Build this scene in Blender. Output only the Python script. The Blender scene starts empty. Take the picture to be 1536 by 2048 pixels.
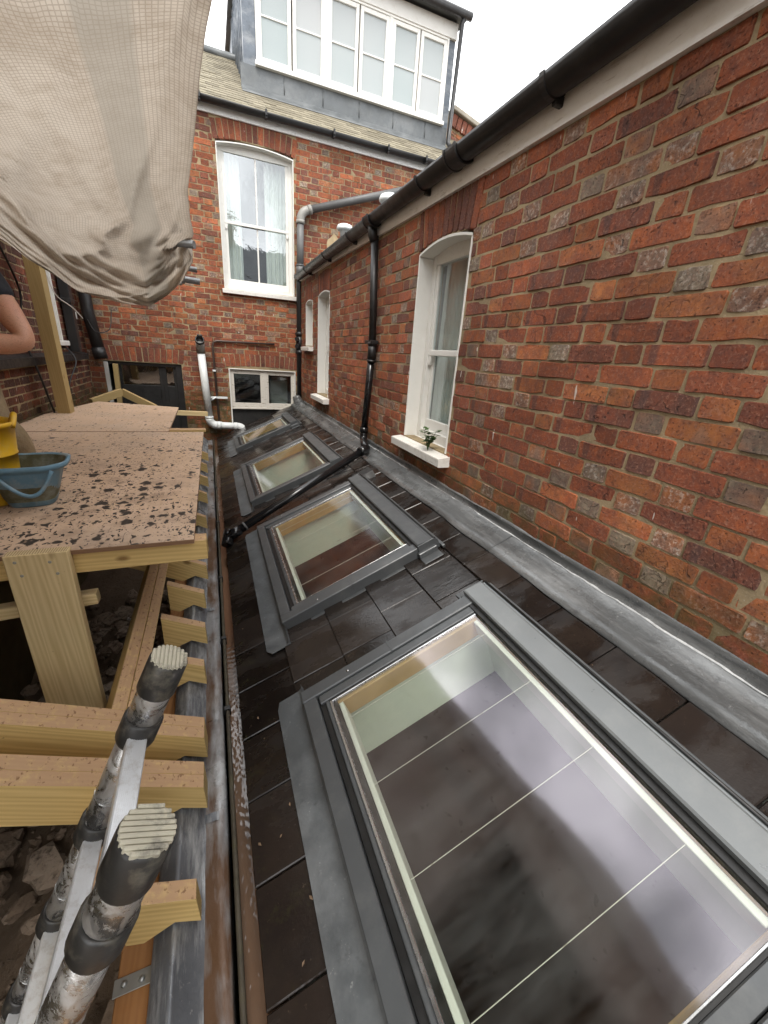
import bpy, math, random
import numpy as np
from mathutils import Matrix, Vector
R = random.Random(7)
rad = math.radians
SC = bpy.context.scene
COL = SC.collection

# ------------------------------------------------------------------ camera
cam_d = bpy.data.cameras.new('camera')
cam = bpy.data.objects.new('camera', cam_d)
COL.objects.link(cam)
SC.camera = cam
PITCH, YAW, ROLL, FPX = 0.36680, 0.41022, 0.07425, 803.3
_f = Vector((math.sin(YAW)*math.cos(PITCH), math.cos(YAW)*math.cos(PITCH), -math.sin(PITCH)))
_r = Vector((math.cos(YAW), -math.sin(YAW), 0)); _u = _r.cross(_f)
_R = _r*math.cos(ROLL) + _u*math.sin(ROLL); _U = -_r*math.sin(ROLL) + _u*math.cos(ROLL)
cam.matrix_world = Matrix(((_R.x, _U.x, -_f.x, 0), (_R.y, _U.y, -_f.y, 0), (_R.z, _U.z, -_f.z, 0), (0, 0, 0, 1)))
cam_d.sensor_fit = 'VERTICAL'; cam_d.sensor_height = 36
cam_d.lens = 36*FPX/2048
cam_d.clip_start = 0.02; cam_d.clip_end = 400

# ------------------------------------------------------------------ sky, sun, exposure
W = bpy.data.worlds.new('World'); SC.world = W; W.use_nodes = True
wt = W.node_tree; wt.nodes.clear()
SUN_EL, SUN_AZ = rad(58), rad(200)
def wn(t, **k):
    n = wt.nodes.new(t)
    for a, b in k.items(): setattr(n, a, b)
    return n
sky = wn('ShaderNodeTexSky', sky_type='NISHITA', sun_disc=False, sun_elevation=SUN_EL, sun_rotation=SUN_AZ)
tc = wn('ShaderNodeTexCoord')
cl = wn('ShaderNodeTexNoise'); cl.inputs['Scale'].default_value = 3.2; cl.inputs['Detail'].default_value = 7; cl.inputs['Roughness'].default_value = .6
rp = wn('ShaderNodeValToRGB'); rp.color_ramp.elements[0].position = .30; rp.color_ramp.elements[0].color = (.72, .72, .72, 1)
rp.color_ramp.elements[1].position = .5; rp.color_ramp.elements[1].color = (1, 1, 1, 1)
cl2 = wn('ShaderNodeTexNoise'); cl2.inputs['Scale'].default_value = 5; cl2.inputs['Detail'].default_value = 6
rp2 = wn('ShaderNodeValToRGB'); rp2.color_ramp.elements[0].position = .34; rp2.color_ramp.elements[0].color = (3.9, 4.05, 4.2, 1)
rp2.color_ramp.elements[1].position = .60; rp2.color_ramp.elements[1].color = (17.0, 17.1, 17.2, 1)
mx = wn('ShaderNodeMix', data_type='RGBA')
bg = wn('ShaderNodeBackground'); bg.inputs['Strength'].default_value = .1
wo = wn('ShaderNodeOutputWorld')
L = wt.links.new
L(tc.outputs['Generated'], cl.inputs['Vector']); L(tc.outputs['Generated'], cl2.inputs['Vector'])
L(cl.outputs['Fac'], rp.inputs['Fac']); L(cl2.outputs['Fac'], rp2.inputs['Fac'])
L(rp.outputs['Color'], mx.inputs['Factor']); L(sky.outputs['Color'], mx.inputs['A']); L(rp2.outputs['Color'], mx.inputs['B'])
L(mx.outputs['Result'], bg.inputs['Color']); L(bg.outputs['Background'], wo.inputs['Surface'])
sun_d = bpy.data.lights.new('sun', 'SUN'); sun_d.energy = 1.2; sun_d.angle = rad(25); sun_d.color = (1, .94, .86)
sun = bpy.data.objects.new('sun', sun_d); COL.objects.link(sun)
_sd = Vector((math.sin(SUN_AZ)*math.cos(SUN_EL), math.cos(SUN_AZ)*math.cos(SUN_EL), math.sin(SUN_EL)))
sun.rotation_euler = _sd.to_track_quat('Z', 'Y').to_euler(); sun.location = (0, 0, 12)
SC.view_settings.view_transform = 'Standard'; SC.view_settings.look = 'None'
SC.view_settings.gamma = 1; SC.view_settings.use_curve_mapping = False
SC.view_settings.exposure = 1.25
SC.render.engine = 'CYCLES'
SC.cycles.max_bounces = 8; SC.cycles.transparent_max_bounces = 12; SC.cycles.caustics_reflective = False; SC.cycles.caustics_refractive = False

# ------------------------------------------------------------------ materials
class NT:
    def __init__(s, name):
        s.m = bpy.data.materials.new(name); s.m.use_nodes = True
        s.t = s.m.node_tree; s.t.nodes.clear()
        s.out = s.t.nodes.new('ShaderNodeOutputMaterial')
        s.geo = s.t.nodes.new('ShaderNodeNewGeometry')
        s.pos = s.geo.outputs['Position']; s.nrm = s.geo.outputs['Normal']
    def n(s, t, **k):
        nd = s.t.nodes.new(t)
        for a, b in k.items(): setattr(nd, a, b)
        return nd
    def set(s, sock, v):
        if hasattr(v, 'is_output') or isinstance(v, bpy.types.NodeSocket): s.t.links.new(v, sock)
        else: sock.default_value = v
    def noise(s, scale, detail=4, rough=.55, vec=None, dist=0):
        nd = s.n('ShaderNodeTexNoise'); s.set(nd.inputs['Vector'], vec or s.pos)
        nd.inputs['Scale'].default_value = scale; nd.inputs['Detail'].default_value = detail
        nd.inputs['Roughness'].default_value = rough; nd.inputs['Distortion'].default_value = dist
        return nd.outputs['Fac']
    def voro(s, scale, vec=None, feature='F1'):
        nd = s.n('ShaderNodeTexVoronoi', feature=feature); s.set(nd.inputs['Vector'], vec or s.pos)
        nd.inputs['Scale'].default_value = scale
        return nd.outputs['Distance']
    def map(s, v, a, b, c=0., d=1.):
        nd = s.n('ShaderNodeMapRange'); s.set(nd.inputs['Value'], v)
        for i, x in zip(('From Min', 'From Max', 'To Min', 'To Max'), (a, b, c, d)): s.set(nd.inputs[i], x)
        return nd.outputs['Result']
    def math(s, op, a, b=0.):
        nd = s.n('ShaderNodeMath', operation=op); s.set(nd.inputs[0], a); s.set(nd.inputs[1], b)
        return nd.outputs[0]
    def mix(s, f, a, b, mode='MIX'):
        nd = s.n('ShaderNodeMix', data_type='RGBA', blend_type=mode)
        s.set(nd.inputs['Factor'], f)
        for k, v in (('A', a), ('B', b)):
            if isinstance(v, tuple) and len(v) == 3: v = (*v, 1)
            s.set(nd.inputs[k], v)
        return nd.outputs['Result']
    def ramp(s, f, stops, interp='LINEAR'):
        nd = s.n('ShaderNodeValToRGB'); s.set(nd.inputs['Fac'], f); cr = nd.color_ramp; cr.interpolation = interp
        while len(cr.elements) < len(stops): cr.elements.new(.5)
        for e, (p, c) in zip(cr.elements, stops): e.position = p; e.color = (*c, 1)
        return nd.outputs['Color']
    def scale(s, v, sc):
        nd = s.n('ShaderNodeVectorMath', operation='MULTIPLY'); s.set(nd.inputs[0], v); nd.inputs[1].default_value = sc
        return nd.outputs[0]
    def sep(s, v):
        nd = s.n('ShaderNodeSeparateXYZ'); s.set(nd.inputs[0], v); return nd.outputs
    def obj(s): return s.n('ShaderNodeTexCoord').outputs['Object']
    def objrand(s): return s.n('ShaderNodeObjectInfo').outputs['Random']
    def attr(s, name): return s.n('ShaderNodeAttribute', attribute_name=name)
    def bump(s, h, strength=.4, dist=.01):
        nd = s.n('ShaderNodeBump'); s.set(nd.inputs['Height'], h); nd.inputs['Strength'].default_value = strength; nd.inputs['Distance'].default_value = dist
        return nd.outputs['Normal']
    def bsdf(s, color, rough=.6, metal=0., normal=None, spec=.5, coat=0., trans=None):
        b = s.n('ShaderNodeBsdfPrincipled')
        if isinstance(color, tuple) and len(color) == 3: color = (*color, 1)
        s.set(b.inputs['Base Color'], color); s.set(b.inputs['Roughness'], rough); s.set(b.inputs['Metallic'], metal)
        s.set(b.inputs['Specular IOR Level'], spec)
        if coat: b.inputs['Coat Weight'].default_value = coat; b.inputs['Coat Roughness'].default_value = .1
        if normal is not None: s.set(b.inputs['Normal'], normal)
        return b.outputs['BSDF']
    def done(s, sh):
        s.t.links.new(sh, s.out.inputs['Surface']); return s.m

def basic(name, col, rough=.5, metal=0., var=.12, vs=14, bs=120, bst=.12, bd=.002, spec=.5, dirt=0., dirtcol=(.12, .09, .06), ds=6, coat=0.):
    t = NT(name)
    nz = t.noise(vs, 5)
    c = t.mix(nz, tuple(x*(1-var*2) for x in col), tuple(min(1, x*(1+var*2)) for x in col))
    if dirt:
        d = t.map(t.noise(ds, 7, .7), .5, .72, 0, dirt)
        c = t.mix(d, c, dirtcol)
    r = t.map(t.noise(vs*2.3, 4), .3, .7, max(0.02, rough*.75), min(1, rough*1.25))
    return t.done(t.bsdf(c, r, metal, t.bump(t.noise(bs, 4), bst, bd), spec, coat))

def brick_mat():
    t = NT('handmade red brick')
    a = t.attr('tone'); sp = t.n('ShaderNodeSeparateColor'); t.set(sp.inputs[0], a.outputs['Color'])
    hue, val, kind = sp.outputs[0], sp.outputs[1], sp.outputs[2]
    h2 = t.math('ADD', hue, t.map(t.noise(7, 3), .3, .7, -.09, .09))
    c = t.ramp(h2, [(0, (.085, .046, .036)), (.18, (.17, .066, .044)), (.42, (.32, .090, .045)), (.66, (.43, .125, .050)),
                    (.82, (.50, .19, .068)), (.88, (.36, .21, .14)), (.94, (.24, .185, .14)), (1, (.36, .30, .215))])
    # firing bands on some bricks
    o = t.obj(); band = t.noise(1, 1, .4, t.scale(o, (22, 1, 3)))
    c = t.mix(t.math('MULTIPLY', t.map(band, .52, .62), t.map(kind, .72, .8, 0, .65)), c, (.10, .06, .055))
    c = t.mix(t.math('MULTIPLY', t.map(t.noise(60, 3, .7), .50, .66), t.map(kind, .2, .0, 0, .8)), c, (.60, .53, .46))
    c = t.mix(t.map(t.noise(30, 7, .72), .38, .62), t.mix(.55, c, (.10, .05, .045)), c)
    c = t.mix(t.map(t.noise(95, 5, .7), .52, .66, 0, .38), c, (.56, .30, .20))
    wv_ = t.n('ShaderNodeVectorMath', operation='ADD'); t.set(wv_.inputs[0], t.pos)
    nv_ = t.n('ShaderNodeTexNoise'); nv_.inputs['Scale'].default_value = 22; t.set(nv_.inputs['Vector'], t.pos)
    t.set(wv_.inputs[1], t.scale(nv_.outputs['Color'], (.05, .05, .05)))
    crk = t.map(t.voro(15, wv_.outputs[0], 'DISTANCE_TO_EDGE'), .008, .024, 1, 0)
    crk = t.math('MULTIPLY', crk, t.map(t.noise(6, 3), .60, .66))
    c = t.mix(t.math('MULTIPLY', crk, .6), c, (.05, .03, .025))
    c = t.mix(1, c, t.mix(val, (.55, .54, .54), (1.22, 1.2, 1.18)), 'MULTIPLY')
    pits = t.map(t.noise(150, 4, .62), .60, .70)
    pits2 = t.math('MULTIPLY', t.map(t.noise(42, 5, .7), .60, .68), t.map(t.noise(5, 2), .45, .6))
    pp = t.math('MAXIMUM', pits, pits2)
    c = t.mix(t.math('MULTIPLY', pp, .75), c, (.035, .022, .02))
    bl = t.map(t.noise(2.2, 4, .7), .60, .80, 0, .28)
    c = t.mix(t.math('MULTIPLY', bl, t.noise(90, 3)), c, (.55, .48, .42))
    stain = t.map(t.noise(1, 6, .65, t.scale(t.pos, (1.6, 1.6, .9)), .8), .32, .66, .74, 1.16)
    c = t.mix(1, c, stain, 'MULTIPLY')
    # splashes of white mortar / bird lime
    spl = t.math('MULTIPLY', t.map(t.noise(1, 2, .5, t.scale(t.pos, (26, 26, 7))), .735, .75), .8)
    c = t.mix(spl, c, (.72, .68, .62))
    # damp moss at the foot
    z = t.sep(t.pos)[2]
    moss = t.math('MULTIPLY', t.map(z, -.55, -.80), t.map(t.noise(11, 6, .72), .38, .60, 0, .85))
    c = t.mix(moss, c, (.075, .065, .018))
    h = t.math('SUBTRACT', t.math('ADD', t.math('MULTIPLY', t.noise(95, 8, .78), .95), t.math('MULTIPLY', t.noise(14, 3), .22)), t.math('ADD', t.math('MULTIPLY', pp, 1.0), t.math('MULTIPLY', crk, .9)))
    return t.done(t.bsdf(c, t.map(t.noise(30, 3), .3, .7, .6, .9), 0, t.bump(h, .9, .008), .3))

def mortar_mat():
    t = NT('lime mortar')
    c = t.mix(t.noise(9, 6), (.25, .185, .105), (.48, .375, .23))
    c = t.mix(t.map(t.noise(3.5, 5, .7), .5, .70, 0, .6), c, (.17, .145, .10))
    c = t.mix(t.map(t.noise(170, 3), .6, .72, 0, .6), c, (.55, .5, .4))
    c = t.mix(1, c, t.map(t.noise(1, 6, .65, t.scale(t.pos, (1.6, 1.6, .9)), .8), .32, .66, .72, 1.1), 'MULTIPLY')
    z = t.sep(t.pos)[2]
    c = t.mix(t.math('MULTIPLY', t.map(z, -.60, -.80), .7), c, (.06, .055, .02))
    return t.done(t.bsdf(c, .95, 0, t.bump(t.math('ADD', t.noise(120, 5, .7), t.noise(25, 4)), .8, .006), .2))

def wood_mat(name, c1, c2, knot=(.20, .10, .03), dust=.85):
    t = NT(name); o = t.obj(); rnd = t.objrand()
    off = t.n('ShaderNodeVectorMath', operation='ADD'); t.set(off.inputs[0], o)
    cmb = t.n('ShaderNodeCombineXYZ'); r10 = t.math('MULTIPLY', rnd, 17.3); t.set(cmb.inputs[0], r10); t.set(cmb.inputs[1], r10); t.set(off.inputs[1], cmb.outputs[0])
    v = off.outputs[0]
    warp = t.noise(5, 3, .5, t.scale(v, (.35, 1, 1)))
    wv = t.n('ShaderNodeTexWave', wave_type='BANDS', bands_direction='DIAGONAL'); t.set(wv.inputs['Vector'], t.scale(v, (.05, 1, 1)))
    wv.inputs['Scale'].default_value = 34; wv.inputs['Distortion'].default_value = 11; wv.inputs['Detail'].default_value = 2; wv.inputs['Detail Scale'].default_value = .55
    g = t.math('MULTIPLY', wv.outputs['Fac'], .24)
    g = t.math('ADD', g, t.math('ADD', t.math('MULTIPLY', t.noise(1, 5, .65, t.scale(v, (2.5, 120, 120))), .42), t.math('MULTIPLY', t.noise(1, 3, .5, t.scale(v, (1.2, 16, 16)), 1.5), .30)))
    c = t.mix(t.map(g, .18, .78), c1, c2)
    c = t.mix(t.map(t.noise(1.6, 3, .5, v), .35, .75, 0, .35), c, tuple(x*.72 for x in c2))
    kn = t.map(t.voro(5, t.scale(v, (.6, 1.2, 1.2))), .10, .04, 0, .8)
    c = t.mix(kn, c, knot)
    on = t.sep(t.n('ShaderNodeTexCoord').outputs['Normal'])
    eg_ = t.math('GREATER_THAN', t.math('ABSOLUTE', on[0]), .8)
    wr = t.n('ShaderNodeTexWave', wave_type='RINGS', rings_direction='X'); t.set(wr.inputs['Vector'], v); wr.inputs['Scale'].default_value = 40; wr.inputs['Distortion'].default_value = 2
    c = t.mix(eg_, c, t.mix(wr.outputs['Fac'], tuple(x*.55 for x in c1), tuple(x*.8 for x in c2)))
    up = t.map(t.sep(t.nrm)[2], .45, .85)
    dn = t.noise(30, 5, .7)
    d = t.math('MULTIPLY', up, t.map(dn, .25, .5, .35*dust, dust))
    c = t.mix(d, c, (.46, .285, .175))
    chips = t.math('MULTIPLY', up, t.map(t.noise(1, 3, .6, t.scale(t.pos, (70, 45, 70))), .60, .66, 0, dust*.8))
    c = t.mix(chips, c, (.17, .075, .035))
    sp = t.map(t.noise(38, 4, .7), .68, .74, 0, .5)
    c = t.mix(sp, c, (.10, .07, .04))
    return t.done(t.bsdf(c, .72, 0, t.bump(t.math('ADD', g, t.math('MULTIPLY', chips, 1.5)), .25, .003), .3))

def ply_mat():
    t = NT('dusty splattered plywood')
    p = t.pos
    c = t.mix(t.noise(3, 5), (.50, .345, .235), (.68, .495, .36))
    c = t.mix(t.map(t.noise(1, 5, .6, t.scale(p, (40, 3, 30))), .4, .7, 0, .25), c, (.50, .32, .15))
    c = t.mix(t.map(t.noise(2.1, 4), .5, .75, 0, .45), c, (.40, .33, .27))
    yy = t.sep(p)[1]; near = t.map(yy, 4.6, 2.2)            # more mud was thrown on the nearer sheet
    n3 = t.noise(2.6, 3)
    wv_ = t.n('ShaderNodeVectorMath', operation='ADD'); t.set(wv_.inputs[0], p)
    nv_ = t.n('ShaderNodeTexNoise'); nv_.inputs['Scale'].default_value = 30; nv_.inputs['Detail'].default_value = 4; t.set(nv_.inputs['Vector'], p)
    t.set(wv_.inputs[1], t.scale(nv_.outputs['Color'], (.055, .08, 0)))
    def blots(sc, stretch, amount, rmin, rmax):
        vd = t.n('ShaderNodeTexVoronoi', feature='F1', voronoi_dimensions='2D'); t.set(vd.inputs['Vector'], t.scale(wv_.outputs[0], (1, stretch, 1))); vd.inputs['Scale'].default_value = sc
        cs = t.n('ShaderNodeSeparateColor'); t.set(cs.inputs[0], vd.outputs['Color'])
        present = t.math('LESS_THAN', cs.outputs[0], amount)
        rr = t.map(t.math('MULTIPLY', cs.outputs[1], cs.outputs[1]), 0, 1, rmin, rmax)
        return t.math('MULTIPLY', present, t.map(vd.outputs['Distance'], rr, t.math('MULTIPLY', rr, .72)))
    clump = t.map(n3, .36, .60, .35, 1.5)
    s1 = blots(13, .75, t.math('MULTIPLY', t.map(near, .25, 1, .06, .62), clump), .06, .40)
    s2 = blots(34, .6, t.math('MULTIPLY', t.map(near, .15, 1, .16, .66), clump), .08, .42)
    s3 = blots(80, .6, t.math('MULTIPLY', t.map(near, 0, 1, .20, .55), clump), .10, .40)
    n4 = t.noise(1, 3, .55, t.scale(p, (48, 11, 48)), .8)
    th4 = t.map(near, 0, 1, .80, .655); s4 = t.map(n4, t.math('SUBTRACT', th4, .012), t.math('ADD', th4, .02))
    c = t.mix(t.math('MULTIPLY', t.map(t.noise(5, 6, .7), .48, .66, 0, .55), near), c, (.25, .175, .125))
    front = t.map(yy, 2.75, 1.85)
    s0 = blots(10, .8, t.math('MULTIPLY', front, .42), .08, .36)
    s = t.math('MAXIMUM', t.math('MAXIMUM', t.math('MAXIMUM', s1, s0), s2), t.math('MAXIMUM', s3, s4))
    edge = t.math('LESS_THAN', t.sep(t.nrm)[2], .5)
    s = t.math('MULTIPLY', s, t.math('SUBTRACT', 1, edge))
    c = t.mix(edge, c, t.mix(t.noise(1, 2, .5, t.scale(p, (2, 2, 300))), (.16, .09, .05), (.34, .2, .12)))
    c = t.mix(s, c, t.mix(t.noise(60, 3), (.02, .016, .014), (.07, .055, .045)))
    return t.done(t.bsdf(c, t.map(s, 0, 1, .85, .6), 0, t.bump(t.math('ADD', t.math('MULTIPLY', s, .6), t.noise(90, 4)), .35, .004), .3))

def tile_mat():
    t = NT('wet dark concrete tile')
    r = t.objrand()
    c = t.mix(r, (.009, .0068, .0058), (.024, .0185, .0158))
    c = t.mix(t.map(t.noise(5, 6, .7), .45, .75, 0, .6), c, (.036, .026, .019))
    c = t.mix(t.map(t.noise(70, 4, .7), .66, .72, 0, .35), c, (.16, .12, .08))
    x = t.sep(t.pos)[0]
    c = t.mix(t.math('MULTIPLY', t.map(x, .2, .02), t.map(t.noise(16, 5, .75), .56, .68, 0, .55)), c, (.04, .038, .016))
    wet = t.noise(1, 5, .6, t.scale(t.pos, (3, 7, 4)))
    rough = t.map(wet, .45, .62, .07, .46)
    b = t.math('ADD', t.math('MULTIPLY', t.noise(1, 4, .6, t.scale(t.pos, (14, 40, 14))), .6), t.math('MULTIPLY', t.noise(140, 3), .25))
    return t.done(t.bsdf(c, rough, 0, t.bump(b, .35, .004), .42))

def lead_mat(name, dark=(.085, .09, .095), light=(.20, .21, .215), white=.6, streak=(3, 3, 3), brown=0., rough=.38):
    t = NT(name)
    c = t.mix(t.noise(7, 6, .65), dark, light)
    c = t.mix(t.map(t.noise(1, 6, .7, t.scale(t.pos, streak)), .46, .68, 0, white), c, (.42, .43, .43))
    c = t.mix(t.map(t.noise(45, 5, .75), .63, .72, 0, .35), c, (.62, .62, .60))
    c = t.mix(t.map(t.noise(11, 5, .7), .60, .72, 0, .6), c, (.04, .042, .045))
    if brown: c = t.mix(t.map(t.noise(1, 5, .6, t.scale(t.pos, (9, 2.2, 9))), .44, .60, 0, brown), c, (.105, .055, .028))
    return t.done(t.bsdf(c, t.map(t.noise(8, 4), .3, .7, rough*.55, rough*1.5), .25, t.bump(t.math('ADD', t.noise(10, 4), t.math('MULTIPLY', t.noise(90, 3), .2)), .35, .012), .5))

def glass_mat(name, refl=.10, tint=(.86, .93, .89), dirt=.05, film=(.6, .62, .62), rgh=.012, wav=.035, gcol=(.93, .97, 1, 1)):
    t = NT(name)
    fr = t.n('ShaderNodeLayerWeight'); fr.inputs['Blend'].default_value = .32
    f = t.math('MULTIPLY', t.map(fr.outputs['Fresnel'], .04, 1, refl, .85), t.math('SUBTRACT', 1, t.geo.outputs['Backfacing']))
    tr = t.n('ShaderNodeBsdfTransparent'); tr.inputs['Color'].default_value = (*tint, 1)
    gl = t.n('ShaderNodeBsdfGlossy'); gl.inputs['Roughness'].default_value = rgh; gl.inputs['Color'].default_value = gcol
    t.set(gl.inputs['Normal'], t.bump(t.noise(1, 4, .6, t.scale(t.pos, (2.5, 7, 2.5)), 1.0), wav, .05))
    m1 = t.n('ShaderNodeMixShader'); t.set(m1.inputs[0], f); t.set(m1.inputs[1], tr.outputs[0]); t.set(m1.inputs[2], gl.outputs[0])
    df = t.n('ShaderNodeBsdfDiffuse'); df.inputs['Color'].default_value = (*film, 1)
    st = t.noise(1, 6, .7, t.scale(t.pos, (2.5, 9, 2.5)))
    d = t.math('ADD', t.map(st, .40, .80, 0, dirt*1.0), t.map(t.noise(120, 3, .6), .70, .76, 0, dirt*2.5))
    f = t.math('MULTIPLY', f, t.map(t.noise(1, 6, .7, t.scale(t.pos, (3, 9, 3))), .3, .65, .85, 1.08))
    m2 = t.n('ShaderNodeMixShader'); t.set(m2.inputs[0], d); t.set(m2.inputs[1], m1.outputs[0]); t.set(m2.inputs[2], df.outputs[0])
    return t.done(m2.outputs[0])

def tarp_mat():
    t = NT('dirty reinforced scaffold sheeting')
    uv = t.attr('grid').outputs['Vector']
    s = t.sep(uv)
    def line(x, w):
        fr = t.math('FRACT', x); return t.math('LESS_THAN', fr, w)
    g = t.math('MAXIMUM', line(s[0], .22), line(s[1], .24))
    c = t.mix(t.noise(3.5, 6, .65), (.50, .445, .385), (.67, .615, .545))
    c = t.mix(t.map(t.noise(8, 6, .75), .46, .70, 0, .55), c, (.33, .265, .20))
    c = t.mix(t.math('MULTIPLY', g, t.map(t.sep(t.nrm)[2], -.25, -.8, .22, .48)), c, (.27, .22, .17))
    c = t.mix(t.map(t.noise(1, 3, .6, t.scale(t.pos, (5, 9, 22))), .745, .775, 0, .8), c, (.06, .05, .042))
    hem = s[2]
    c = t.mix(t.math('MULTIPLY', hem, .55), c, (.36, .34, .30))
    c = t.mix(t.map(t.noise(1, 6, .75, t.scale(t.pos, (2.2, 1.1, 6)), .8), .54, .68, 0, .45), c, (.27, .215, .16))
    df = t.bsdf(c, .6, 0, t.bump(t.math('ADD', t.math('MULTIPLY', g, .5), t.noise(35, 5)), .3, .006), .3)
    tl = t.n('ShaderNodeBsdfTranslucent'); t.set(tl.inputs['Color'], c)
    m = t.n('ShaderNodeMixShader'); m.inputs[0].default_value = .5; t.set(m.inputs[1], df); t.set(m.inputs[2], tl.outputs[0])
    return t.done(m.outputs[0])

def alu_mat():
    t = NT('muddy aluminium tube')
    d = t.map(t.noise(20, 7, .72, None, .6), .46, .66)
    d2 = t.map(t.noise(85, 5, .75), .56, .64)
    big = t.map(t.noise(9, 4), .42, .60)
    c = t.mix(t.math('MULTIPLY', t.math('MULTIPLY', d, big), .7), (.58, .57, .56), (.30, .26, .20))
    c = t.mix(t.math('MULTIPLY', d2, t.map(big, 0, 1, .15, .6)), c, (.42, .39, .33))
    blk = t.math('MULTIPLY', t.map(t.noise(17, 4, .6), .68, .72), .4)
    c = t.mix(blk, c, (.03, .028, .027))
    m = t.math('SUBTRACT', .95, t.math('MULTIPLY', t.math('MAXIMUM', d, t.math('MAXIMUM', d2, blk)), .75))
    return t.done(t.bsdf(c, t.map(d, 0, 1, .24, .6), m, t.bump(t.math('ADD', d2, d), .3, .002), .5))

def stone_mat():
    t = NT('muddy broken stone'); r = t.objrand()
    c = t.ramp(t.math('ADD', t.math('MULTIPLY', r, .7), t.math('MULTIPLY', t.noise(12, 5), .3)), [(0, (.16, .115, .08)), (.4, (.27, .20, .145)), (.7, (.35, .275, .21)), (1, (.25, .13, .09))])
    c = t.mix(t.map(t.noise(25, 6, .7), .5, .7), c, tuple((.07, .052, .038)))
    return t.done(t.bsdf(c, .9, 0, t.bump(t.noise(30, 6, .7), .7, .02), .25))

def mud_mat():
    t = NT('bare muddy earth')
    c = t.mix(t.noise(2.5, 7, .7), (.09, .062, .042), (.22, .16, .11))
    c = t.mix(t.map(t.noise(40, 5, .7), .58, .7, 0, .7), c, (.22, .17, .13))
    return t.done(t.bsdf(c, .9, 0, t.bump(t.noise(18, 7, .7), .8, .04), .25))

def roof_tile_mat():
    t = NT('weathered buff plain tile')
    a = t.attr('tone'); sp = t.n('ShaderNodeSeparateColor'); t.set(sp.inputs[0], a.outputs['Color'])
    c = t.mix(sp.outputs[0], (.155, .135, .095), (.27, .24, .175))
    c = t.mix(t.map(t.noise(6, 6, .7), .5, .72, 0, .6), c, (.11, .10, .075))
    return t.done(t.bsdf(c, .8, 0, t.bump(t.noise(40, 5), .4, .006), .3))

def paint_mat(name='old white paint', col=(.78, .77, .73), flake=.0, grime=.35):
    t = NT(name)
    c = t.mix(t.noise(6, 5), tuple(x*.93 for x in col), col)
    c = t.mix(t.map(t.noise(13, 6, .72), .52, .75, 0, grime), c, (.50, .46, .39))
    c = t.mix(t.map(t.noise(70, 4, .7), .66, .72, 0, grime), c, (.22, .18, .13))
    if flake: c = t.mix(t.map(t.noise(1, 5, .7, t.scale(t.pos, (14, 5, 40))), .60, .63, 0, flake), c, (.30, .255, .20))
    return t.done(t.bsdf(c, .5, 0, t.bump(t.noise(80, 4), .2, .002), .4))

def frost_mat():
    t = NT('frosted window glass')
    c = t.mix(t.math('ADD', t.math('MULTIPLY', t.noise(1.1, 3), .5), t.math('MULTIPLY', t.objrand(), .6)), (.28, .335, .34), (.40, .405, .41))
    c = t.mix(t.map(t.noise(240, 3), .5, .7, 0, .25), c, (.5, .54, .54))
    return t.done(t.bsdf(c, .22, 0, t.bump(t.noise(300, 2), .2, .001), .6))

def water_mat():
    t = NT('standing rain water')
    p = t.pos
    c = t.mix(t.noise(1, 4, .6, t.scale(p, (20, 5, 5))), (.06, .032, .018), (.15, .085, .05))
    wv = t.n('ShaderNodeTexWave', wave_type='RINGS', rings_direction='Z'); t.set(wv.inputs['Vector'], t.scale(p, (9, 3, 3)))
    wv.inputs['Scale'].default_value = 3; wv.inputs['Distortion'].default_value = 6; wv.inputs['Detail'].default_value = 2
    return t.done(t.bsdf(c, .04, 0, t.bump(t.math('ADD', t.math('MULTIPLY', wv.outputs['Fac'], .35), t.noise(1, 2, .5, t.scale(p, (40, 12, 20)))), .10, .006), .6))

MA = {}
MA['brick'] = brick_mat(); MA['mortar'] = mortar_mat()
MA['wood'] = wood_mat('new treated softwood', (.52, .34, .115), (.82, .61, .27))
MA['wood_clean'] = wood_mat('clean sawn softwood', (.50, .36, .165), (.78, .63, .36), dust=.15)
MA['wood_orange'] = wood_mat('damp orange pine board', (.24, .095, .026), (.36, .165, .05), dust=.1)
MA['wood_shaded'] = wood_mat('shaded timber stud', (.36, .26, .11), (.48, .35, .16), dust=.2)  # darker softwood copy, shade by the left wall put into its colour
MA['pine'] = basic('varnished pine', (.52, .33, .14), .4, var=.15, vs=9)
MA['ply'] = ply_mat(); MA['tile'] = tile_mat()
MA['lead'] = lead_mat('lead flashing', (.070, .073, .074), (.118, .122, .122), .4, (12, 1.6, 12), rough=.30)
MA['lead_cap'] = lead_mat('stained lead capping', (.075, .08, .09), (.19, .20, .215), 1., (26, 4, 14), 0, .42)
MA['lead_strip'] = lead_mat('brown stained lead strip', (.16, .16, .165), (.30, .30, .30), .8, (12, 3, 8), 1., .4)
MA['lead_blue'] = lead_mat('weathered lead cladding', (.075, .085, .10), (.17, .20, .24), .55, (2, 2, 5), 0, .5)
MA['lead_apron'] = lead_mat('dark lead apron', (.085, .093, .098), (.135, .145, .15), .3, (2, 2, 2), 0, .5)
MA['alloy'] = basic('grey coated aluminium', (.092, .098, .102), .38, .25, .06, 8, 260, .05, .001, dirt=.25, dirtcol=(.22, .22, .21), ds=9)
MA['alloy_light'] = basic('pale grey hood metal', (.225, .24, .245), .36, .3, .05, 6, 260, .05, .001, dirt=.2, dirtcol=(.42, .43, .42), ds=7)
MA['steel'] = basic('bright glazing bar', (.55, .56, .56), .25, .9, .1, 20, dirt=.3, dirtcol=(.2, .18, .15))
MA['rubber'] = basic('black rubber seal', (.012, .012, .012), .45, var=.3)
MA['black'] = basic('black gutter plastic', (.014, .0135, .014), .42, 0, .2, 7, 60, .05, .001, .5, dirt=.35, dirtcol=(.05, .045, .042), ds=10)
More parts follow.
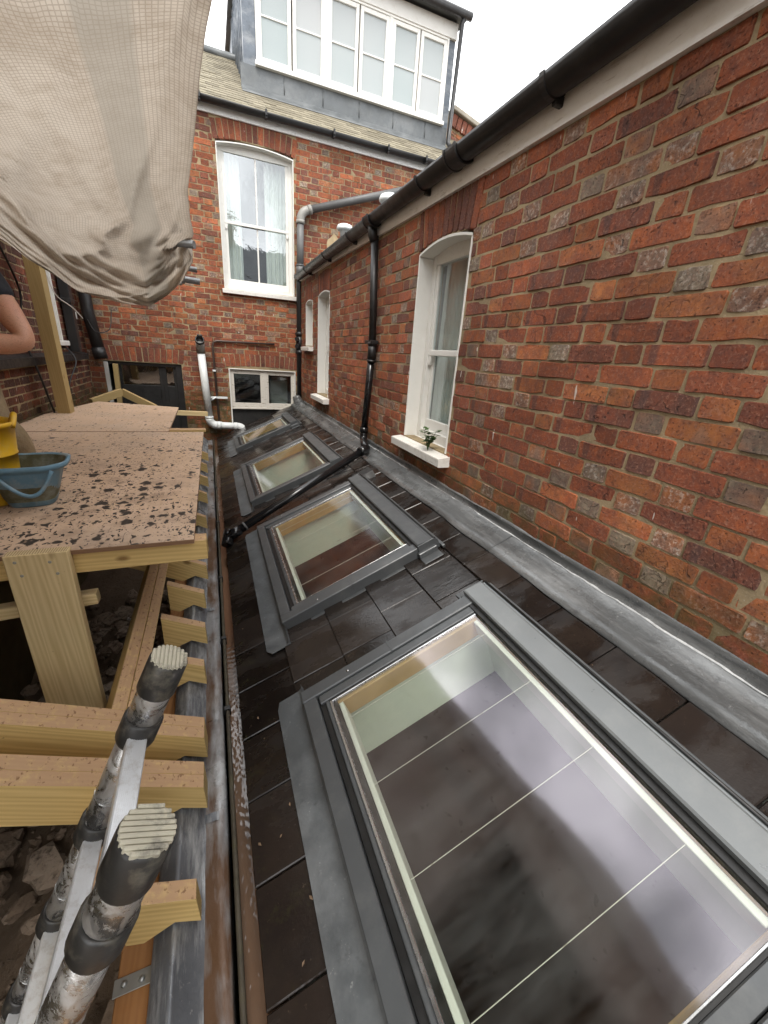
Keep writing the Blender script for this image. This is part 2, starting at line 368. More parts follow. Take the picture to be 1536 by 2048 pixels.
MA['black_gloss'] = basic('wet black plastic', (.011, .011, .012), .15, 0, .2, 9, 40, .05, .001, .6)
MA['black_iron'] = basic('black painted iron', (.018, .018, .019), .4, 0, .2, 10, 90, .15, .002, dirt=.3, dirtcol=(.06, .055, .05))
MA['grey_pipe'] = basic('faded grey plastic', (.115, .115, .115), .5, 0, .12, 6, dirt=.3, dirtcol=(.2, .19, .175))
MA['grey_joint'] = basic('pale grey plastic', (.30, .29, .265), .5, 0, .1, 7)
MA['white_pipe'] = basic('white plastic pipe', (.74, .77, .77), .32, 0, .04, 6, dirt=.25, dirtcol=(.45, .42, .36))
MA['conduit'] = basic('brown steel conduit', (.085, .06, .05), .45, .3, .2, 15)
MA['white'] = paint_mat(); MA['white_clean'] = paint_mat('fresh white paint', (.80, .79, .75), 0, .12)
MA['white_flake'] = paint_mat('flaking white paint', (.66, .63, .57), .9, .5)
MA['sill'] = paint_mat('weathered white sill', (.80, .78, .73), .25, .6)
MA['fascia'] = paint_mat('dirty white fascia', (.86, .85, .83), .35, .3)
MA['lining'] = basic('pale plaster lining', (.66, .70, .62), .8, 0, .04, 4)
MA['glass'] = glass_mat('skylight glass', .125, (.92, .945, .91), dirt=.045, rgh=.07, wav=.003, gcol=(.97, .91, 1, 1))
MA['glass_sash'] = glass_mat('sash window glass', .22, (.86, .91, .92), .02)
MA['glass_dark'] = glass_mat('dim casement glass', .10, (.75, .78, .78), .02)
MA['frost'] = frost_mat()
MA['curtain'] = basic('cream curtain', (.74, .72, .64), .9, 0, .06, 5)
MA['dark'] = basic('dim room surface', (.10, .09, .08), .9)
MA['dark_panel'] = basic('black bituminous panel', (.012, .012, .012), .6, 0, .4, 9, dirt=.4, dirtcol=(.05, .045, .04))
MA['floor'] = basic('dark brown floor', (.030, .019, .013), .35, 0, .15, 5)
def marble_mat():
    t = NT('veined marble')
    w = t.noise(3, 6, .7, None, 2.5); v = t.math('ABSOLUTE', t.math('SUBTRACT', w, .5))
    c = t.mix(t.map(v, 0, .02), (.10, .09, .085), (.62, .63, .60))
    return t.done(t.bsdf(c, .25))
MA['marble'] = marble_mat()
MA['tarp'] = tarp_mat(); MA['alu'] = alu_mat()
MA['alu_rung'] = basic('pale ladder rung', (.72, .74, .76), .38, .25, .05, 12, 400, .08, .0006, dirt=.55, dirtcol=(.34, .30, .25), ds=45)
MA['collar'] = basic('dirty black ladder collar', (.03, .029, .028), .42, 0, .2, 14, dirt=.7, dirtcol=(.20, .18, .14), ds=22)
MA['foot'] = basic('muddy ribbed rubber', (.50, .47, .37), .75, 0, .12, 18, dirt=1, dirtcol=(.06, .058, .055), ds=24)
MA['stone'] = stone_mat(); MA['mud'] = mud_mat()
MA['foil'] = basic('crumpled foil', (.55, .56, .57), .3, .9, .3, 30)
MA['rooftile'] = roof_tile_mat()
MA['bucket'] = basic('scuffed blue plastic', (.13, .25, .34), .5, 0, .15, 9, dirt=1, dirtcol=(.36, .37, .35), ds=9)
MA['bucket_in'] = basic('cement crusted inside', (.10, .095, .05), .8, 0, .3, 14, dirt=.5, dirtcol=(.35, .38, .36), ds=9)
MA['yellow'] = basic('scuffed yellow plastic', (.72, .42, .02), .45, 0, .1, 8, dirt=.55, dirtcol=(.45, .36, .22), ds=12)
MA['galv'] = basic('galvanised strap', (.36, .37, .36), .4, .7, .15, 25)
MA['steel_tube'] = basic('galvanised scaffold tube', (.30, .31, .31), .45, .7, .15, 20, dirt=.3)
def skin_mat():
    t = NT('skin')
    c = t.mix(t.noise(18, 5), (.54, .27, .17), (.68, .38, .26))
    c = t.mix(t.map(t.noise(9, 4), .5, .7, 0, .5), c, (.60, .26, .18))
    c = t.mix(t.map(t.noise(260, 3), .52, .68, 0, .5), c, (.36, .17, .11))
    c = t.mix(t.map(t.noise(1, 3, .6, t.scale(t.pos, (60, 260, 140))), .62, .68, 0, .4), c, (.16, .09, .06))
    b = t.n('ShaderNodeBsdfPrincipled'); t.set(b.inputs['Base Color'], c); b.inputs['Roughness'].default_value = .5
    b.inputs['Subsurface Weight'].default_value = .12; b.inputs['Subsurface Scale'].default_value = .02
    t.set(b.inputs['Normal'], t.bump(t.noise(220, 4), .25, .002))
    return t.done(b.outputs[0])
MA['skin'] = skin_mat()
MA['tshirt'] = basic('navy cotton', (.018, .021, .03), .9, 0, .2, 20, 500, .3, .001)
MA['trouser'] = basic('tan work cotton', (.27, .20, .115), .95, 0, .25, 9, 60, .6, .01, dirt=.6, dirtcol=(.14, .11, .08))
MA['hair'] = basic('dark hair', (.02, .014, .01), .6, 0, .3, 60, 200, .6, .004)
MA['boot'] = basic('worn leather', (.06, .04, .025), .7)
MA['leaf'] = basic('fresh weed leaf', (.045, .095, .018), .55, 0, .25, 30)
MA['cable'] = basic('black cable', (.012, .012, .012), .5)
MA['cable_white'] = basic('white cable', (.6, .58, .55), .5)
MA['concrete'] = basic('weathered coping', (.33, .30, .25), .9, 0, .2, 8, 40, .4, .01)
MA['soffit'] = basic('added board timber', (.22, .16, .10), .85, 0, .2, 5)  # for the boards added out of view above the sheeting

# ------------------------------------------------------------------ mesh helpers
class MB:
    def __init__(s): s.v = []; s.f = []; s.sm = []; s.tone = None; s.grid = None
    def add(s, vs, fs, M=None, smooth=False):
        b = len(s.v)
        s.v += [tuple(M @ Vector(v)) if M is not None else tuple(v) for v in vs]
        s.f += [tuple(i+b for i in f) for f in fs]; s.sm += [smooth]*len(fs)
        return s
    def box(s, x0, x1, y0, y1, z0, z1, c=.0025, M=None):
        c = min(c, (x1-x0)*.3, (y1-y0)*.3, (z1-z0)*.3)
        if c <= 0:
            vs = [(x, y, z) for x in (x0, x1) for y in (y0, y1) for z in (z0, z1)]
            return s.add(vs, [(0, 1, 3, 2), (4, 6, 7, 5), (0, 4, 5, 1), (2, 3, 7, 6), (0, 2, 6, 4), (1, 5, 7, 3)], M)
        vs = []; idx = {}
        X = (x0, x1); Y = (y0, y1); Z = (z0, z1)
        for i in (0, 1):
            for j in (0, 1):
                for k in (0, 1):
                    x, y, z = X[i], Y[j], Z[k]; dx, dy, dz = (c, -c)[i], (c, -c)[j], (c, -c)[k]
                    for a, p in enumerate(((x, y+dy, z+dz), (x+dx, y, z+dz), (x+dx, y+dy, z))):
                        idx[i, j, k, a] = len(vs); vs.append(p)
        q = lambda *l: tuple(idx[t] for t in l)
        fs = []
        for i in (0, 1):
            f = q((i, 0, 0, 0), (i, 0, 1, 0), (i, 1, 1, 0), (i, 1, 0, 0)); fs.append(f if i == 0 else f[::-1])
            f = q((0, i, 0, 1), (1, i, 0, 1), (1, i, 1, 1), (0, i, 1, 1)); fs.append(f if i == 0 else f[::-1])
            f = q((0, 0, i, 2), (0, 1, i, 2), (1, 1, i, 2), (1, 0, i, 2)); fs.append(f if i == 0 else f[::-1])
        for i in (0, 1):
            for j in (0, 1):
                f = q((i, j, 0, 0), (i, j, 1, 0), (i, j, 1, 1), (i, j, 0, 1)); fs.append(f if i != j else f[::-1])
                f = q((i, 0, j, 0), (i, 1, j, 0), (i, 1, j, 2), (i, 0, j, 2)); fs.append(f if i == j else f[::-1])
                f = q((0, i, j, 1), (1, i, j, 1), (1, i, j, 2), (0, i, j, 2)); fs.append(f if i != j else f[::-1])
        for i in (0, 1):
            for j in (0, 1):
                for k in (0, 1):
                    f = q((i, j, k, 0), (i, j, k, 1), (i, j, k, 2)); fs.append(f if (i+j+k) % 2 == 0 else f[::-1])
        return s.add(vs, fs, M)
    def prism(s, prof, a0, a1, axis='y', M=None, cap=True, smooth=False, n=1, jit=None):
        """2-D profile swept along one axis; prof is (x,z) for axis y, (y,z) for x, (x,y) for z"""
        k = len(prof); vs = []
        for i in range(n+1):
            a = a0+(a1-a0)*i/n
            for j, p in enumerate(prof):
                d = jit(a, j) if jit else (0, 0)
                p = (p[0]+d[0], p[1]+d[1])
                vs.append((p[0], a, p[1]) if axis == 'y' else (a, p[0], p[1]) if axis == 'x' else (p[0], p[1], a))
        fs = [(i*k+j, i*k+(j+1) % k, (i+1)*k+(j+1) % k, (i+1)*k+j) for i in range(n) for j in range(k)]
        s.add(vs, fs, M, smooth)
        if cap:
            b = len(s.v)-len(vs)
            s.f += [tuple(b+j for j in range(k))[::-1], tuple(b+n*k+j for j in range(k))]; s.sm += [False, False]
        return s
    def strip(s, prof, a0, a1, n=1, M=None, jit=None, smooth=True):
        """open profile (x,z) swept along y"""
        k = len(prof); vs = []
        for i in range(n+1):
            a = a0+(a1-a0)*i/n
            for j, p in enumerate(prof):
                d = jit(a, j) if jit else (0, 0)
                vs.append((p[0]+d[0], a, p[1]+d[1]))
        fs = [(i*k+j, i*k+j+1, (i+1)*k+j+1, (i+1)*k+j) for i in range(n) for j in range(k-1)]
        return s.add(vs, fs, M, smooth)
    def tube(s, pts, r, n=14, cap=True, M=None):
        pts = [Vector(p) for p in pts]; rs = r if isinstance(r, (list, tuple)) else [r]*len(pts)
        vs = []; up = None
        for i, p in enumerate(pts):
            if i == 0: t = pts[1]-p
            elif i == len(pts)-1: t = p-pts[i-1]
            else: t = (pts[i+1]-p).normalized()+(p-pts[i-1]).normalized()
            t.normalize()
            if up is None: up = t.orthogonal().normalized()
            up = (up-t*up.dot(t)).normalized(); w = t.cross(up)
            for j in range(n):
                a = 2*math.pi*j/n; vs.append(p+(up*math.cos(a)+w*math.sin(a))*rs[i])
        fs = [(i*n+j, i*n+(j+1) % n, (i+1)*n+(j+1) % n, (i+1)*n+j) for i in range(len(pts)-1) for j in range(n)]
        b = len(s.v); s.add(vs, fs, M, True)
        if cap:
            s.f += [tuple(b+j for j in range(n))[::-1], tuple(b+(len(pts)-1)*n+j for j in range(n))]; s.sm += [False, False]
        return s
    def lathe(s, prof, n=24, M=None, cap=True):
        vs = [(r*math.cos(2*math.pi*j/n), r*math.sin(2*math.pi*j/n), z) for r, z in prof for j in range(n)]
        k = len(prof)
        fs = [(i*n+j, i*n+(j+1) % n, (i+1)*n+(j+1) % n, (i+1)*n+j) for i in range(k-1) for j in range(n)]
        b = len(s.v); s.add(vs, fs, M, True)
        if cap: s.f += [tuple(b+j for j in range(n))[::-1], tuple(b+(k-1)*n+j for j in range(n))]; s.sm += [False, False]
        return s
    def mesh(s, name, mat):
        me = bpy.data.meshes.new(name); me.from_pydata(s.v, [], s.f)
        me.polygons.foreach_set('use_smooth', s.sm)
        mats = mat if isinstance(mat, (list, tuple)) else [mat]
        for m in mats: me.materials.append(m)
        if s.tone is not None:
            a = me.attributes.new('tone', 'FLOAT_COLOR', 'POINT'); a.data.foreach_set('color', np.asarray(s.tone, np.float32).ravel())
        if s.grid is not None:
            a = me.attributes.new('grid', 'FLOAT_VECTOR', 'POINT'); a.data.foreach_set('vector', np.asarray(s.grid, np.float32).ravel())
        me.update(); return me
def link(name, me, parent=None, M=None):
    o = bpy.data.objects.new(name, me); COL.objects.link(o)
    if parent is not None: o.parent = parent
    if M is not None: o.matrix_local = M
    return o
def part(name, mb, mat, parent=None, M=None, label=None):
    o = link(name, mb.mesh(name, MA[mat] if isinstance(mat, str) else mat), parent, M)
    if label: o['label'] = label
    return o
def tag(o, label, cat, group=None):
    o['label'] = label; o['category'] = cat
    if group: o['group'] = group
    return o
def thing(name, label, cat, loc=(0, 0, 0), M=None, group=None):
    o = bpy.data.objects.new(name, None); COL.objects.link(o); o.empty_display_size = .1
    if M is not None: o.matrix_world = M
    else: o.location = loc
    bpy.context.view_layer.update() if False else None
    return tag(o, label, cat, group)
def T(x=0, y=0, z=0): return Matrix.Translation((x, y, z))
def frame(o, X, Y, Z): return Matrix(((X[0], Y[0], Z[0], o[0]), (X[1], Y[1], Z[1], o[1]), (X[2], Y[2], Z[2], o[2]), (0, 0, 0, 1)))
def along(a, b, upv=(0, 0, 1)):
    """matrix: local x from a to b, origin a"""
    a, b = Vector(a), Vector(b); x = (b-a).normalized(); u = Vector(upv); y = u.cross(x).normalized(); z = x.cross(y)
    return frame(a, x, y, z), (b-a).length
def arc(cx, cz, r, a0, a1, n): return [(cx+r*math.cos(rad(a0+(a1-a0)*i/n)), cz+r*math.sin(rad(a0+(a1-a0)*i/n))) for i in range(n+1)]
def bend(p0, p1, p2, r=.07, n=6):
    """fillet points for a pipe corner at p1"""
    p0, p1, p2 = Vector(p0), Vector(p1), Vector(p2); a = (p0-p1).normalized()*r+p1; b = (p2-p1).normalized()*r+p1
    return [a*(1-t)**2+p1*2*t*(1-t)+b*t*t for t in [i/n for i in range(n+1)]]

# ------------------------------------------------------------------ bricks
def brick_shape(l, h, rng, rough=1.):
    """local: x length centred, y outward (front at 0), z height centred; irregular worn outline"""
    hl, hh = l/2, h/2; c = .006
    base = [(-hl+c, -hh), (-hl*.33, -hh), (hl*.33, -hh), (hl-c, -hh), (hl, -hh+c), (hl, hh-c), (hl-c, hh), (hl*.33, hh), (-hl*.33, hh), (-hl+c, hh), (-hl, hh-c), (-hl, -hh+c)]
    j = lambda s: rng.uniform(-s, s)*rough
    bow = rng.uniform(-.0008, .0008)
    mid = [(x+j(.0016), z+j(.0017)+bow*(1 if abs(x) < hl*.5 else -1)) for x, z in base]
    for q in range(12):
        if rng.random() < .06:
            k_ = rng.uniform(.003, .007); x, z = mid[q]; mid[q] = (x-math.copysign(min(k_, .4*abs(x)), x)*(abs(x) > hl*.8), z-math.copysign(k_, z))
    fr = [(x*(1-.0028/hl), z*(1-.0028/hh)) for x, z in mid]
    tilt = rng.uniform(-.0025, .0025); tz = rng.uniform(-.002, .002)
    vs = [(x, -.035, z) for x, z in mid]+[(x, -.0055+j(.0015), z) for x, z in mid]+[(x, tilt*x/hl+tz*z/hh+j(.0008), z) for x, z in fr]
    fs = []
    for r_ in (0, 1):
        for i in range(12):
            k = (i+1) % 12; fs.append((r_*12+i, r_*12+12+i, r_*12+12+k, r_*12+k))
    fs.append(tuple(24+i for i in range(12))[::-1])
    return vs, fs
def tone_of(rng, header, red=False):
    if red: return (rng.uniform(.28, .62), rng.uniform(.25, .75), rng.choice((.5, .5, .9)))
    u = rng.random()
    if header:
        hue = rng.uniform(.85, .97) if u < .42 else rng.uniform(.16, .4) if u < .55 else rng.uniform(.45, .8)
        if u < .06: hue = rng.uniform(.95, 1)
        kind = 0. if u < .30 else rng.choice((.5, .5, .9))
    else:
        hue = rng.uniform(.46, .80) if u < .74 else rng.uniform(.17, .38) if u < .89 else rng.uniform(.74, .85) if u < .96 else rng.uniform(.85, .90)
        kind = rng.choice((.5, .5, .5, .9)) if u < .9 else .1
    return (hue, rng.uniform(.25, .95), kind)
VAR = {}
def brick_variants(key, l, h, n, header, red=False, mat='brick'):
    out = []
    rng = random.Random(key)
    for i in range(n):
        mb = MB(); vs, fs = brick_shape(l, h, rng); mb.add(vs, fs)
        mb.sm = [False]*25
        tn = tone_of(rng, header, red); mb.tone = [(*tn, 1)]*len(vs)
        out.append((mb, tn))
    VAR[key] = [b for b, _ in out]
    return out
brick_variants('stretcher', .2175, .0675, 44, False)
brick_variants('header', .1050, .0675, 40, True)
brick_variants('voussoir', .066, .225, 16, False, True)
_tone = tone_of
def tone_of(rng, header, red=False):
    return (rng.uniform(.0, .34) if rng.random() < .72 else rng.uniform(.34, .55), rng.uniform(.0, .45), .5)  # darker brown bricks, the scaffold's shade also put into their tones
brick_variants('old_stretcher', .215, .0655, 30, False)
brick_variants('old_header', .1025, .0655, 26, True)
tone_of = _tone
VM = {}
def vmesh(key, i):
    if (key, i) not in VM: VM[key, i] = VAR[key][i].mesh('brick', MA['brick'])
    return VM[key, i]
def lay_wall(parent, Mw, s0, s1, z0, z1, holes, seed, focus, ztop=None, maxparts=300, extra=(), old=False):
    """Flemish bond in wall space: s along, z up; Mw(s,z)-> world matrix of a brick. holes: (s0,s1,z0,z1). extra: prepared (key,s,z,scale,rot)"""
    rng = random.Random(seed); todo = []
    course = 0; z = z0
    while z < z1:
        zc = z+.0325
        s = s0-.169*(course % 2)-rng.uniform(0, .035)-.06; k = 0
        while s < s1:
            l = .215 if k % 2 == 0 else .1025; key = 'stretcher' if k % 2 == 0 else 'header'
            a, b = s, s+l; k += 1; s = b+.0105+rng.uniform(-.001, .002)
            segs = [(max(a, s0), min(b, s1))]
            for h in holes:
                if zc+.028 > h[2] and zc-.028 < h[3]:
                    ns = []
                    for p, q in segs:
                        if q <= h[0] or p >= h[1]: ns.append((p, q)); continue
                        if p < h[0]-.02: ns.append((p, h[0]-.004))
                        if q > h[1]+.02: ns.append((h[1]+.004, q))
                    segs = ns
            for p, q in segs:
                if q-p < .03: continue
                top = ztop((p+q)/2) if ztop else 1e9
                zz, sz = zc, 1.
                if zc+.033 > top:
                    hh = top-(zc-.033)
                    if hh < .02: continue
                    sz = hh/.066; zz = zc-.033+hh/2
                kk = key if (q-p) > .13 or key == 'header' else 'header'
                todo.append((kk, (p+q)/2, zz+rng.uniform(-.0015, .0015), (q-p)/(.215 if kk == 'stretcher' else .1025), sz, rng.uniform(-.0035, .0035), rng.uniform(-.0015, .0025)))
        z += .075; course += 1
    todo += list(extra)
    todo.sort(key=lambda t: focus(t[1], t[2]))
    stuffv, stufff, tones = [], [], []
    for i, (key, s, zc, sx, sz, rot, out) in enumerate(todo):
        if old and key != 'voussoir': key = 'old_'+key  # the old_ set is the dark one with shade in its tones
        vi = rng.randrange(len(VAR[key]))
        M = Mw(s, zc) @ T(0, out, 0) @ Matrix.Rotation(rot, 4, 'Y') @ Matrix.Diagonal((sx, 1, sz, 1))
        if i < maxparts: link('brick', vmesh(key, vi), parent, M)
        else:
            mb = VAR[key][vi]; b = len(stuffv)
            stuffv += [tuple(M @ Vector(v)) for v in mb.v]; stufff += [tuple(k+b for k in f) for f in mb.f]; tones += mb.tone
    if stuffv:
        me = bpy.data.meshes.new('brickwork'); me.from_pydata(stuffv, [], stufff); me.materials.append(MA['brick'])
        me.attributes.new('tone', 'FLOAT_COLOR', 'POINT').data.foreach_set('color', np.asarray(tones, np.float32).ravel())
        o = link('brickwork', me, parent); o['kind'] = 'stuff'
def arch_bricks(sa, sb, zb, rise, n, hgt=.225):
    """soldier arch above an opening from sa to sb whose soffit springs at zb"""
    out = []; c = (sa+sb)/2; w = sb-sa+.04
    for i in range(n):
        u = (i+.5)/n*2-1
        s = c+u*w/2*(1+.055); z = zb+rise*(1-u*u)+hgt/2+.006
        out.append(('voussoir', s, z, w*1.1/n/.066*.86, hgt/.225, u*.16, 0.002))
    return out
def slab_with_holes(ss, zs, holes, place, mat, parent, name='mortar', front=-.0032, back=-.21, ztop=None):
    """the bed of mortar behind the brick faces, cut round the openings"""
    se = sorted({ss[0], ss[1], *[h[0] for h in holes], *[h[1] for h in holes]}); ze = sorted({zs[0], zs[1], *[h[2] for h in holes], *[h[3] for h in holes]})
    se = [x for x in se if ss[0] <= x <= ss[1]]; ze = [x for x in ze if zs[0] <= x <= zs[1]]
    mb = MB()
    for a, b in zip(se, se[1:]):
        for c, d in zip(ze, ze[1:]):
            m, k = (a+b)/2, (c+d)/2
            if any(h[0] < m < h[1] and h[2] < k < h[3] for h in holes): continue
            vs = [place(s_, y_, z_) for s_ in (a, b) for y_ in (back, front) for z_ in (c, d)]
            mb.add(vs, [(0, 1, 3, 2), (4, 6, 7, 5), (0, 4, 5, 1), (2, 3, 7, 6), (0, 2, 6, 4), (1, 5, 7, 3)])
    return part(name, mb, mat, parent)

# ------------------------------------------------------------------ ground and dim spaces below
XW, YB, XL = 1.42, 7.356, -1.63            # right wall face, rear wall face, left wall face
g = MB()
nx, ny = 60, 60; rg = random.Random(3)
from mathutils import noise as mnoise
gx = np.concatenate([np.linspace(-90, -2.2, 8), np.linspace(-1.9, -.05, 28), np.linspace(.2, 90, 8)])
gy = np.concatenate([np.linspace(-90, -1.2, 8), np.linspace(-.9, 7.1, 60), np.linspace(7.6, 90, 8)])
vs = []
for y in gy:
    for x in gx:
        inside = -1.9 <= x <= -.05 and -.9 <= y <= 7.1
        z = -3.75
        if inside: z = -2.80+.52*math.exp(-((x+.5)**2*2.2+(y-2.7)**2*.55))+.16*mnoise.noise((x*1.7, y*1.7, 0))+.06*mnoise.noise((x*6, y*6, 2))
        vs.append((x, y, z))
n_ = len(gx)
g.add(vs, [(i*n_+j, i*n_+j+1, (i+1)*n_+j+1, (i+1)*n_+j) for i in range(len(gy)-1) for j in range(n_-1)], None, True)
o = part('ground', g, 'mud'); o['kind'] = 'structure'

fl = MB(); fl.box(.12, 4.6, -2.2, 7.2, -3.6, -3.52, 0)
o = part('interior_floor', fl, 'floor'); o['kind'] = 'structure'
# ------------------------------------------------------------------ right side wall of the rear wing
def fascia_z(y): return float(np.interp(y, [-1, .9, 2.3, 3.4, 5, 7.36], [.915, .925, .93, .945, .985, 1.025]))
rw = thing('rear_wing', 'long red brick side wall with two white sash windows and black gutter along its top', 'building', (XW, 3, -.8))
RWI = T(-XW, -3, .8)
MR = lambda s, z: T(0, s-3, z+.8) @ Matrix.Rotation(rad(90), 4, 'Z')
PR = lambda s, y, z: (-y, s-3, z+.8)
w1 = (2.30, 2.97, -.578, .72); w2 = (5.42, 6.03, -.555, .73); w3 = (6.38, 6.84, .085, .70)
holesR = [w1, w2, w3]
archzones = [(2.27, 3.0, .72, .95), (5.39, 6.06, .73, 1.0), (6.35, 6.87, .70, .93)]
ex = arch_bricks(2.30, 2.97, .695, .035, 11, .235)+arch_bricks(5.42, 6.03, .70, .035, 10, .235)+arch_bricks(6.38, 6.84, .675, .03, 8, .225)
lay_wall(rw, MR, -1.1, 7.35, -.86, 1.06, holesR+archzones, 11, lambda s, z: (s-.9)**2*.8+(z-.1)**2*1.2, fascia_z, 300, ex)
slab_with_holes((-1.1, 7.35), (-1.1, 1.05), holesR, PR, 'mortar', rw)
part('lower_wall', MB().box(.012, .2, -5.2, -4.1, 0, 1.9, .0), 'lining', rw)
fb = MB()
ys = np.linspace(-1.1, 7.33, 14)
for a, b in zip(ys, ys[1:]):
    za, zb = fascia_z(a)+.003, fascia_z(b)+.003
    fb.add([(-.022, a-3, za+.8), (-.022, b-3, zb+.8), (-.022, b-3, 1.9), (-.022, a-3, 1.9), (.004, a-3, za+.8), (.004, b-3, zb+.8), (.004, b-3, 1.9), (.004, a-3, 1.9)],
           [(0, 3, 2, 1), (0, 1, 5, 4), (3, 7, 6, 2)])
part('fascia_board', fb, 'fascia', rw)
# its roof, rising away from the gutter
rr = MB(); rr.box(-.09, 3.2, -4.2, 4.33, 0, .03, 0, T(0, 0, 1.9) @ Matrix.Rotation(rad(-28), 4, 'Y'))
part('roof', rr, 'lead_apron', rw)
def arch_reveal(mb, y0, y1, z0, zs, rise, dep, t=.012, n=10):
    """white painted reveal lining: jambs and curved head, on a wall facing -x (local wall space: s, depth, z)"""
    mb.box(y0, y0+t, -dep, .004, z0, zs, .002); mb.box(y1-t, y1, -dep, .004, z0, zs, .002)
    for i in range(n):
        u0, u1 = i/n*2-1, (i+1)/n*2-1
        s_0, s_1 = (y0+y1)/2+u0*(y1-y0)/2, (y0+y1)/2+u1*(y1-y0)/2
        a, b = zs+rise*(1-u0*u0), zs+rise*(1-u1*u1)
        mb.add([(s_0, -dep, a), (s_1, -dep, b), (s_1, .004, b), (s_0, .004, a), (s_0, -dep, a+.014), (s_1, -dep, b+.014), (s_1, .004, b+.014), (s_0, .004, a+.014)],
               [(0, 1, 2, 3), (4, 7, 6, 5), (3, 2, 6, 7), (0, 4, 5, 1)])
    # infill above arch up to rectangular hole
    return mb
def curtain(mb, s0, s1, z0, z1, y, amp=.025, waves=6, seed=0):
    n = waves*8; vs = []
    rr_ = random.Random(seed); ph = rr_.uniform(0, 6)
    for i in range(n+1):
        u = i/n; yy = y+amp*math.sin(u*waves*6.283+ph)+amp*.5*math.sin(u*waves*2.7+ph*2)
        vs += [(s0+(s1-s0)*u, yy, z0), (s0+(s1-s0)*u+.01*math.sin(u*9), yy*1.0+.003, (z0+z1)/2), (s0+(s1-s0)*u, yy, z1)]
    mb.add(vs, [(i*3+k, i*3+3+k, i*3+4+k, i*3+1+k) for i in range(n) for k in (0, 1)], None, True); return mb
def sash_window(parent, M, w, zs, z_meet, rise=.04, dep=.115, bars=1, room=1.2, curtains=True, sill=None, horn=True, name='sash_window', seedc=1, label=None):
    """w=(s0,s1,z0,z1) opening in wall space"""
    s0, s1, z0, z1 = w
    rv = arch_reveal(MB(), s0, s1, z0, zs, rise, dep)
    win = part(name, rv, 'white_clean', parent, M)
    if label: win['label'] = label
    f = MB(); d0, d1 = -dep-.05, -dep+.012
    f.box(s0+.012, s0+.065, d0, d1, z0, zs+rise*.3, .003); f.box(s1-.065, s1-.012, d0, d1, z0, zs+rise*.3, .003)
    f.box(s0+.065, s1-.065, d0, d1-.003, zs-.045, zs+rise+.012, .003); f.box(s0+.065, s1-.065, d0, d1-.004, z0, z0+.07, .004)
    f.box(s0+.012, s1-.012, d0-.004, d1-.008, zs-.02, z1+.03, 0)
    part('box_frame', f, 'white', win)
    up = MB(); u0, u1 = -dep-.022, -dep+.002
    up.box(s0+.065, s0+.105, u0, u1, z_meet, zs-.045, .004); up.box(s1-.105, s1-.065, u0, u1, z_meet, zs-.045, .004)
    up.box(s0+.065, s1-.065, u0-.002, u1+.002, z_meet-.02, z_meet+.02, .004)
    lo = MB(); l0, l1 = -dep-.048, -dep-.024
    lo.box(s0+.065, s0+.105, l0, l1, z0+.07, z_meet-.02, .004); lo.box(s1-.105, s1-.065, l0, l1, z0+.07, z_meet-.02, .004)
    lo.box(s0+.065, s1-.065, l0, l1+.001, z0+.07, z0+.15, .004)
    if bars:
        c = (s0+s1)/2
        up.box(c-.011, c+.011, u0+.004, u1-.002, z_meet+.02, zs-.045, .003); lo.box(c-.011, c+.011, l0+.004, l1-.002, z0+.15, z_meet-.02, .003)
    if horn:
        for hs in (s0+.066, s1-.104): up.prism([(hs, z_meet-.02), (hs+.038, z_meet-.02), (hs+.038, z_meet-.06), (hs+.03, z_meet-.085), (hs+.012, z_meet-.085), (hs, z_meet-.05)], u0, u1-.001)
    part('upper_sash', up, 'white_clean', win); part('lower_sash', lo, 'white_clean', win)
    part('pane', MB().box(s0+.1, s1-.1, -dep-.014, -dep-.010, z_meet, zs-.04, 0), 'glass_sash', win)
    part('pane', MB().box(s0+.1, s1-.1, -dep-.040, -dep-.036, z0+.14, z_meet-.01, 0), 'glass_sash', win)
    if curtains:
        wd = s1-s0
        part('curtain', curtain(MB(), s0+.08, s0+.08+wd*.30, z0+.02, zs+.02, -dep-.13, .022, 5, seedc), 'curtain', win)
        part('curtain', curtain(MB(), s1-.08-wd*.22, s1-.08, z0+.02, zs+.02, -dep-.13, .022, 4, seedc+3), 'curtain', win)
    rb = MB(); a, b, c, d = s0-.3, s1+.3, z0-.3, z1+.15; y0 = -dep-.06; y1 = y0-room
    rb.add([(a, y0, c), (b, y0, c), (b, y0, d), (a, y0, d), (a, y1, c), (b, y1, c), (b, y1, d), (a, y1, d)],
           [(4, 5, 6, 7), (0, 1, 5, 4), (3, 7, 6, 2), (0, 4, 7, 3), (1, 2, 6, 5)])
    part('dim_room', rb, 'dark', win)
    if sill:
        a, b, c, d, pr_ = sill
        sb = MB(); sb.prism([(-dep-.02, d+.012), (pr_, d-.012), (pr_+.002, d-.018), (pr_, c+.003), (pr_-.006, c), (-.0, c), (-dep-.02, c)], a, b, 'x')
        part('sill', sb, 'sill', win)
    return win
MRW = T(0, -3, .8) @ Matrix.Rotation(rad(90), 4, 'Z')      # wall space (s, out, z) -> rear_wing local
sash_window(rw, MRW, w1, .672, .055, .045, .115, 0, .9, True, (2.24, 3.03, -.655, -.585, .085), True, 'sash_window', 2, 'nearer tall narrow white sash window with a weed on its sill')
sash_window(rw, MRW, w2, .69, .10, .04, .12, 0, .9, False, (5.36, 6.10, -.635, -.565, .085), True, 'sash_window', 5, 'further tall white sash window with a stained sill')
sash_window(rw, MRW, w3, .665, .36, .035, .11, 0, .6, False, (6.32, 6.90, .01, .075, .07), False, 'sash_window', 8, 'small white window near the corner')
# curtain filling the nearer window
for ch in rw.children:
    if ch.get('label', '').startswith('nearer'):
        part('net_curtain', curtain(MB(), 2.375, 2.90, -.55, .66, -.21, .012, 9, 4), 'curtain', ch)

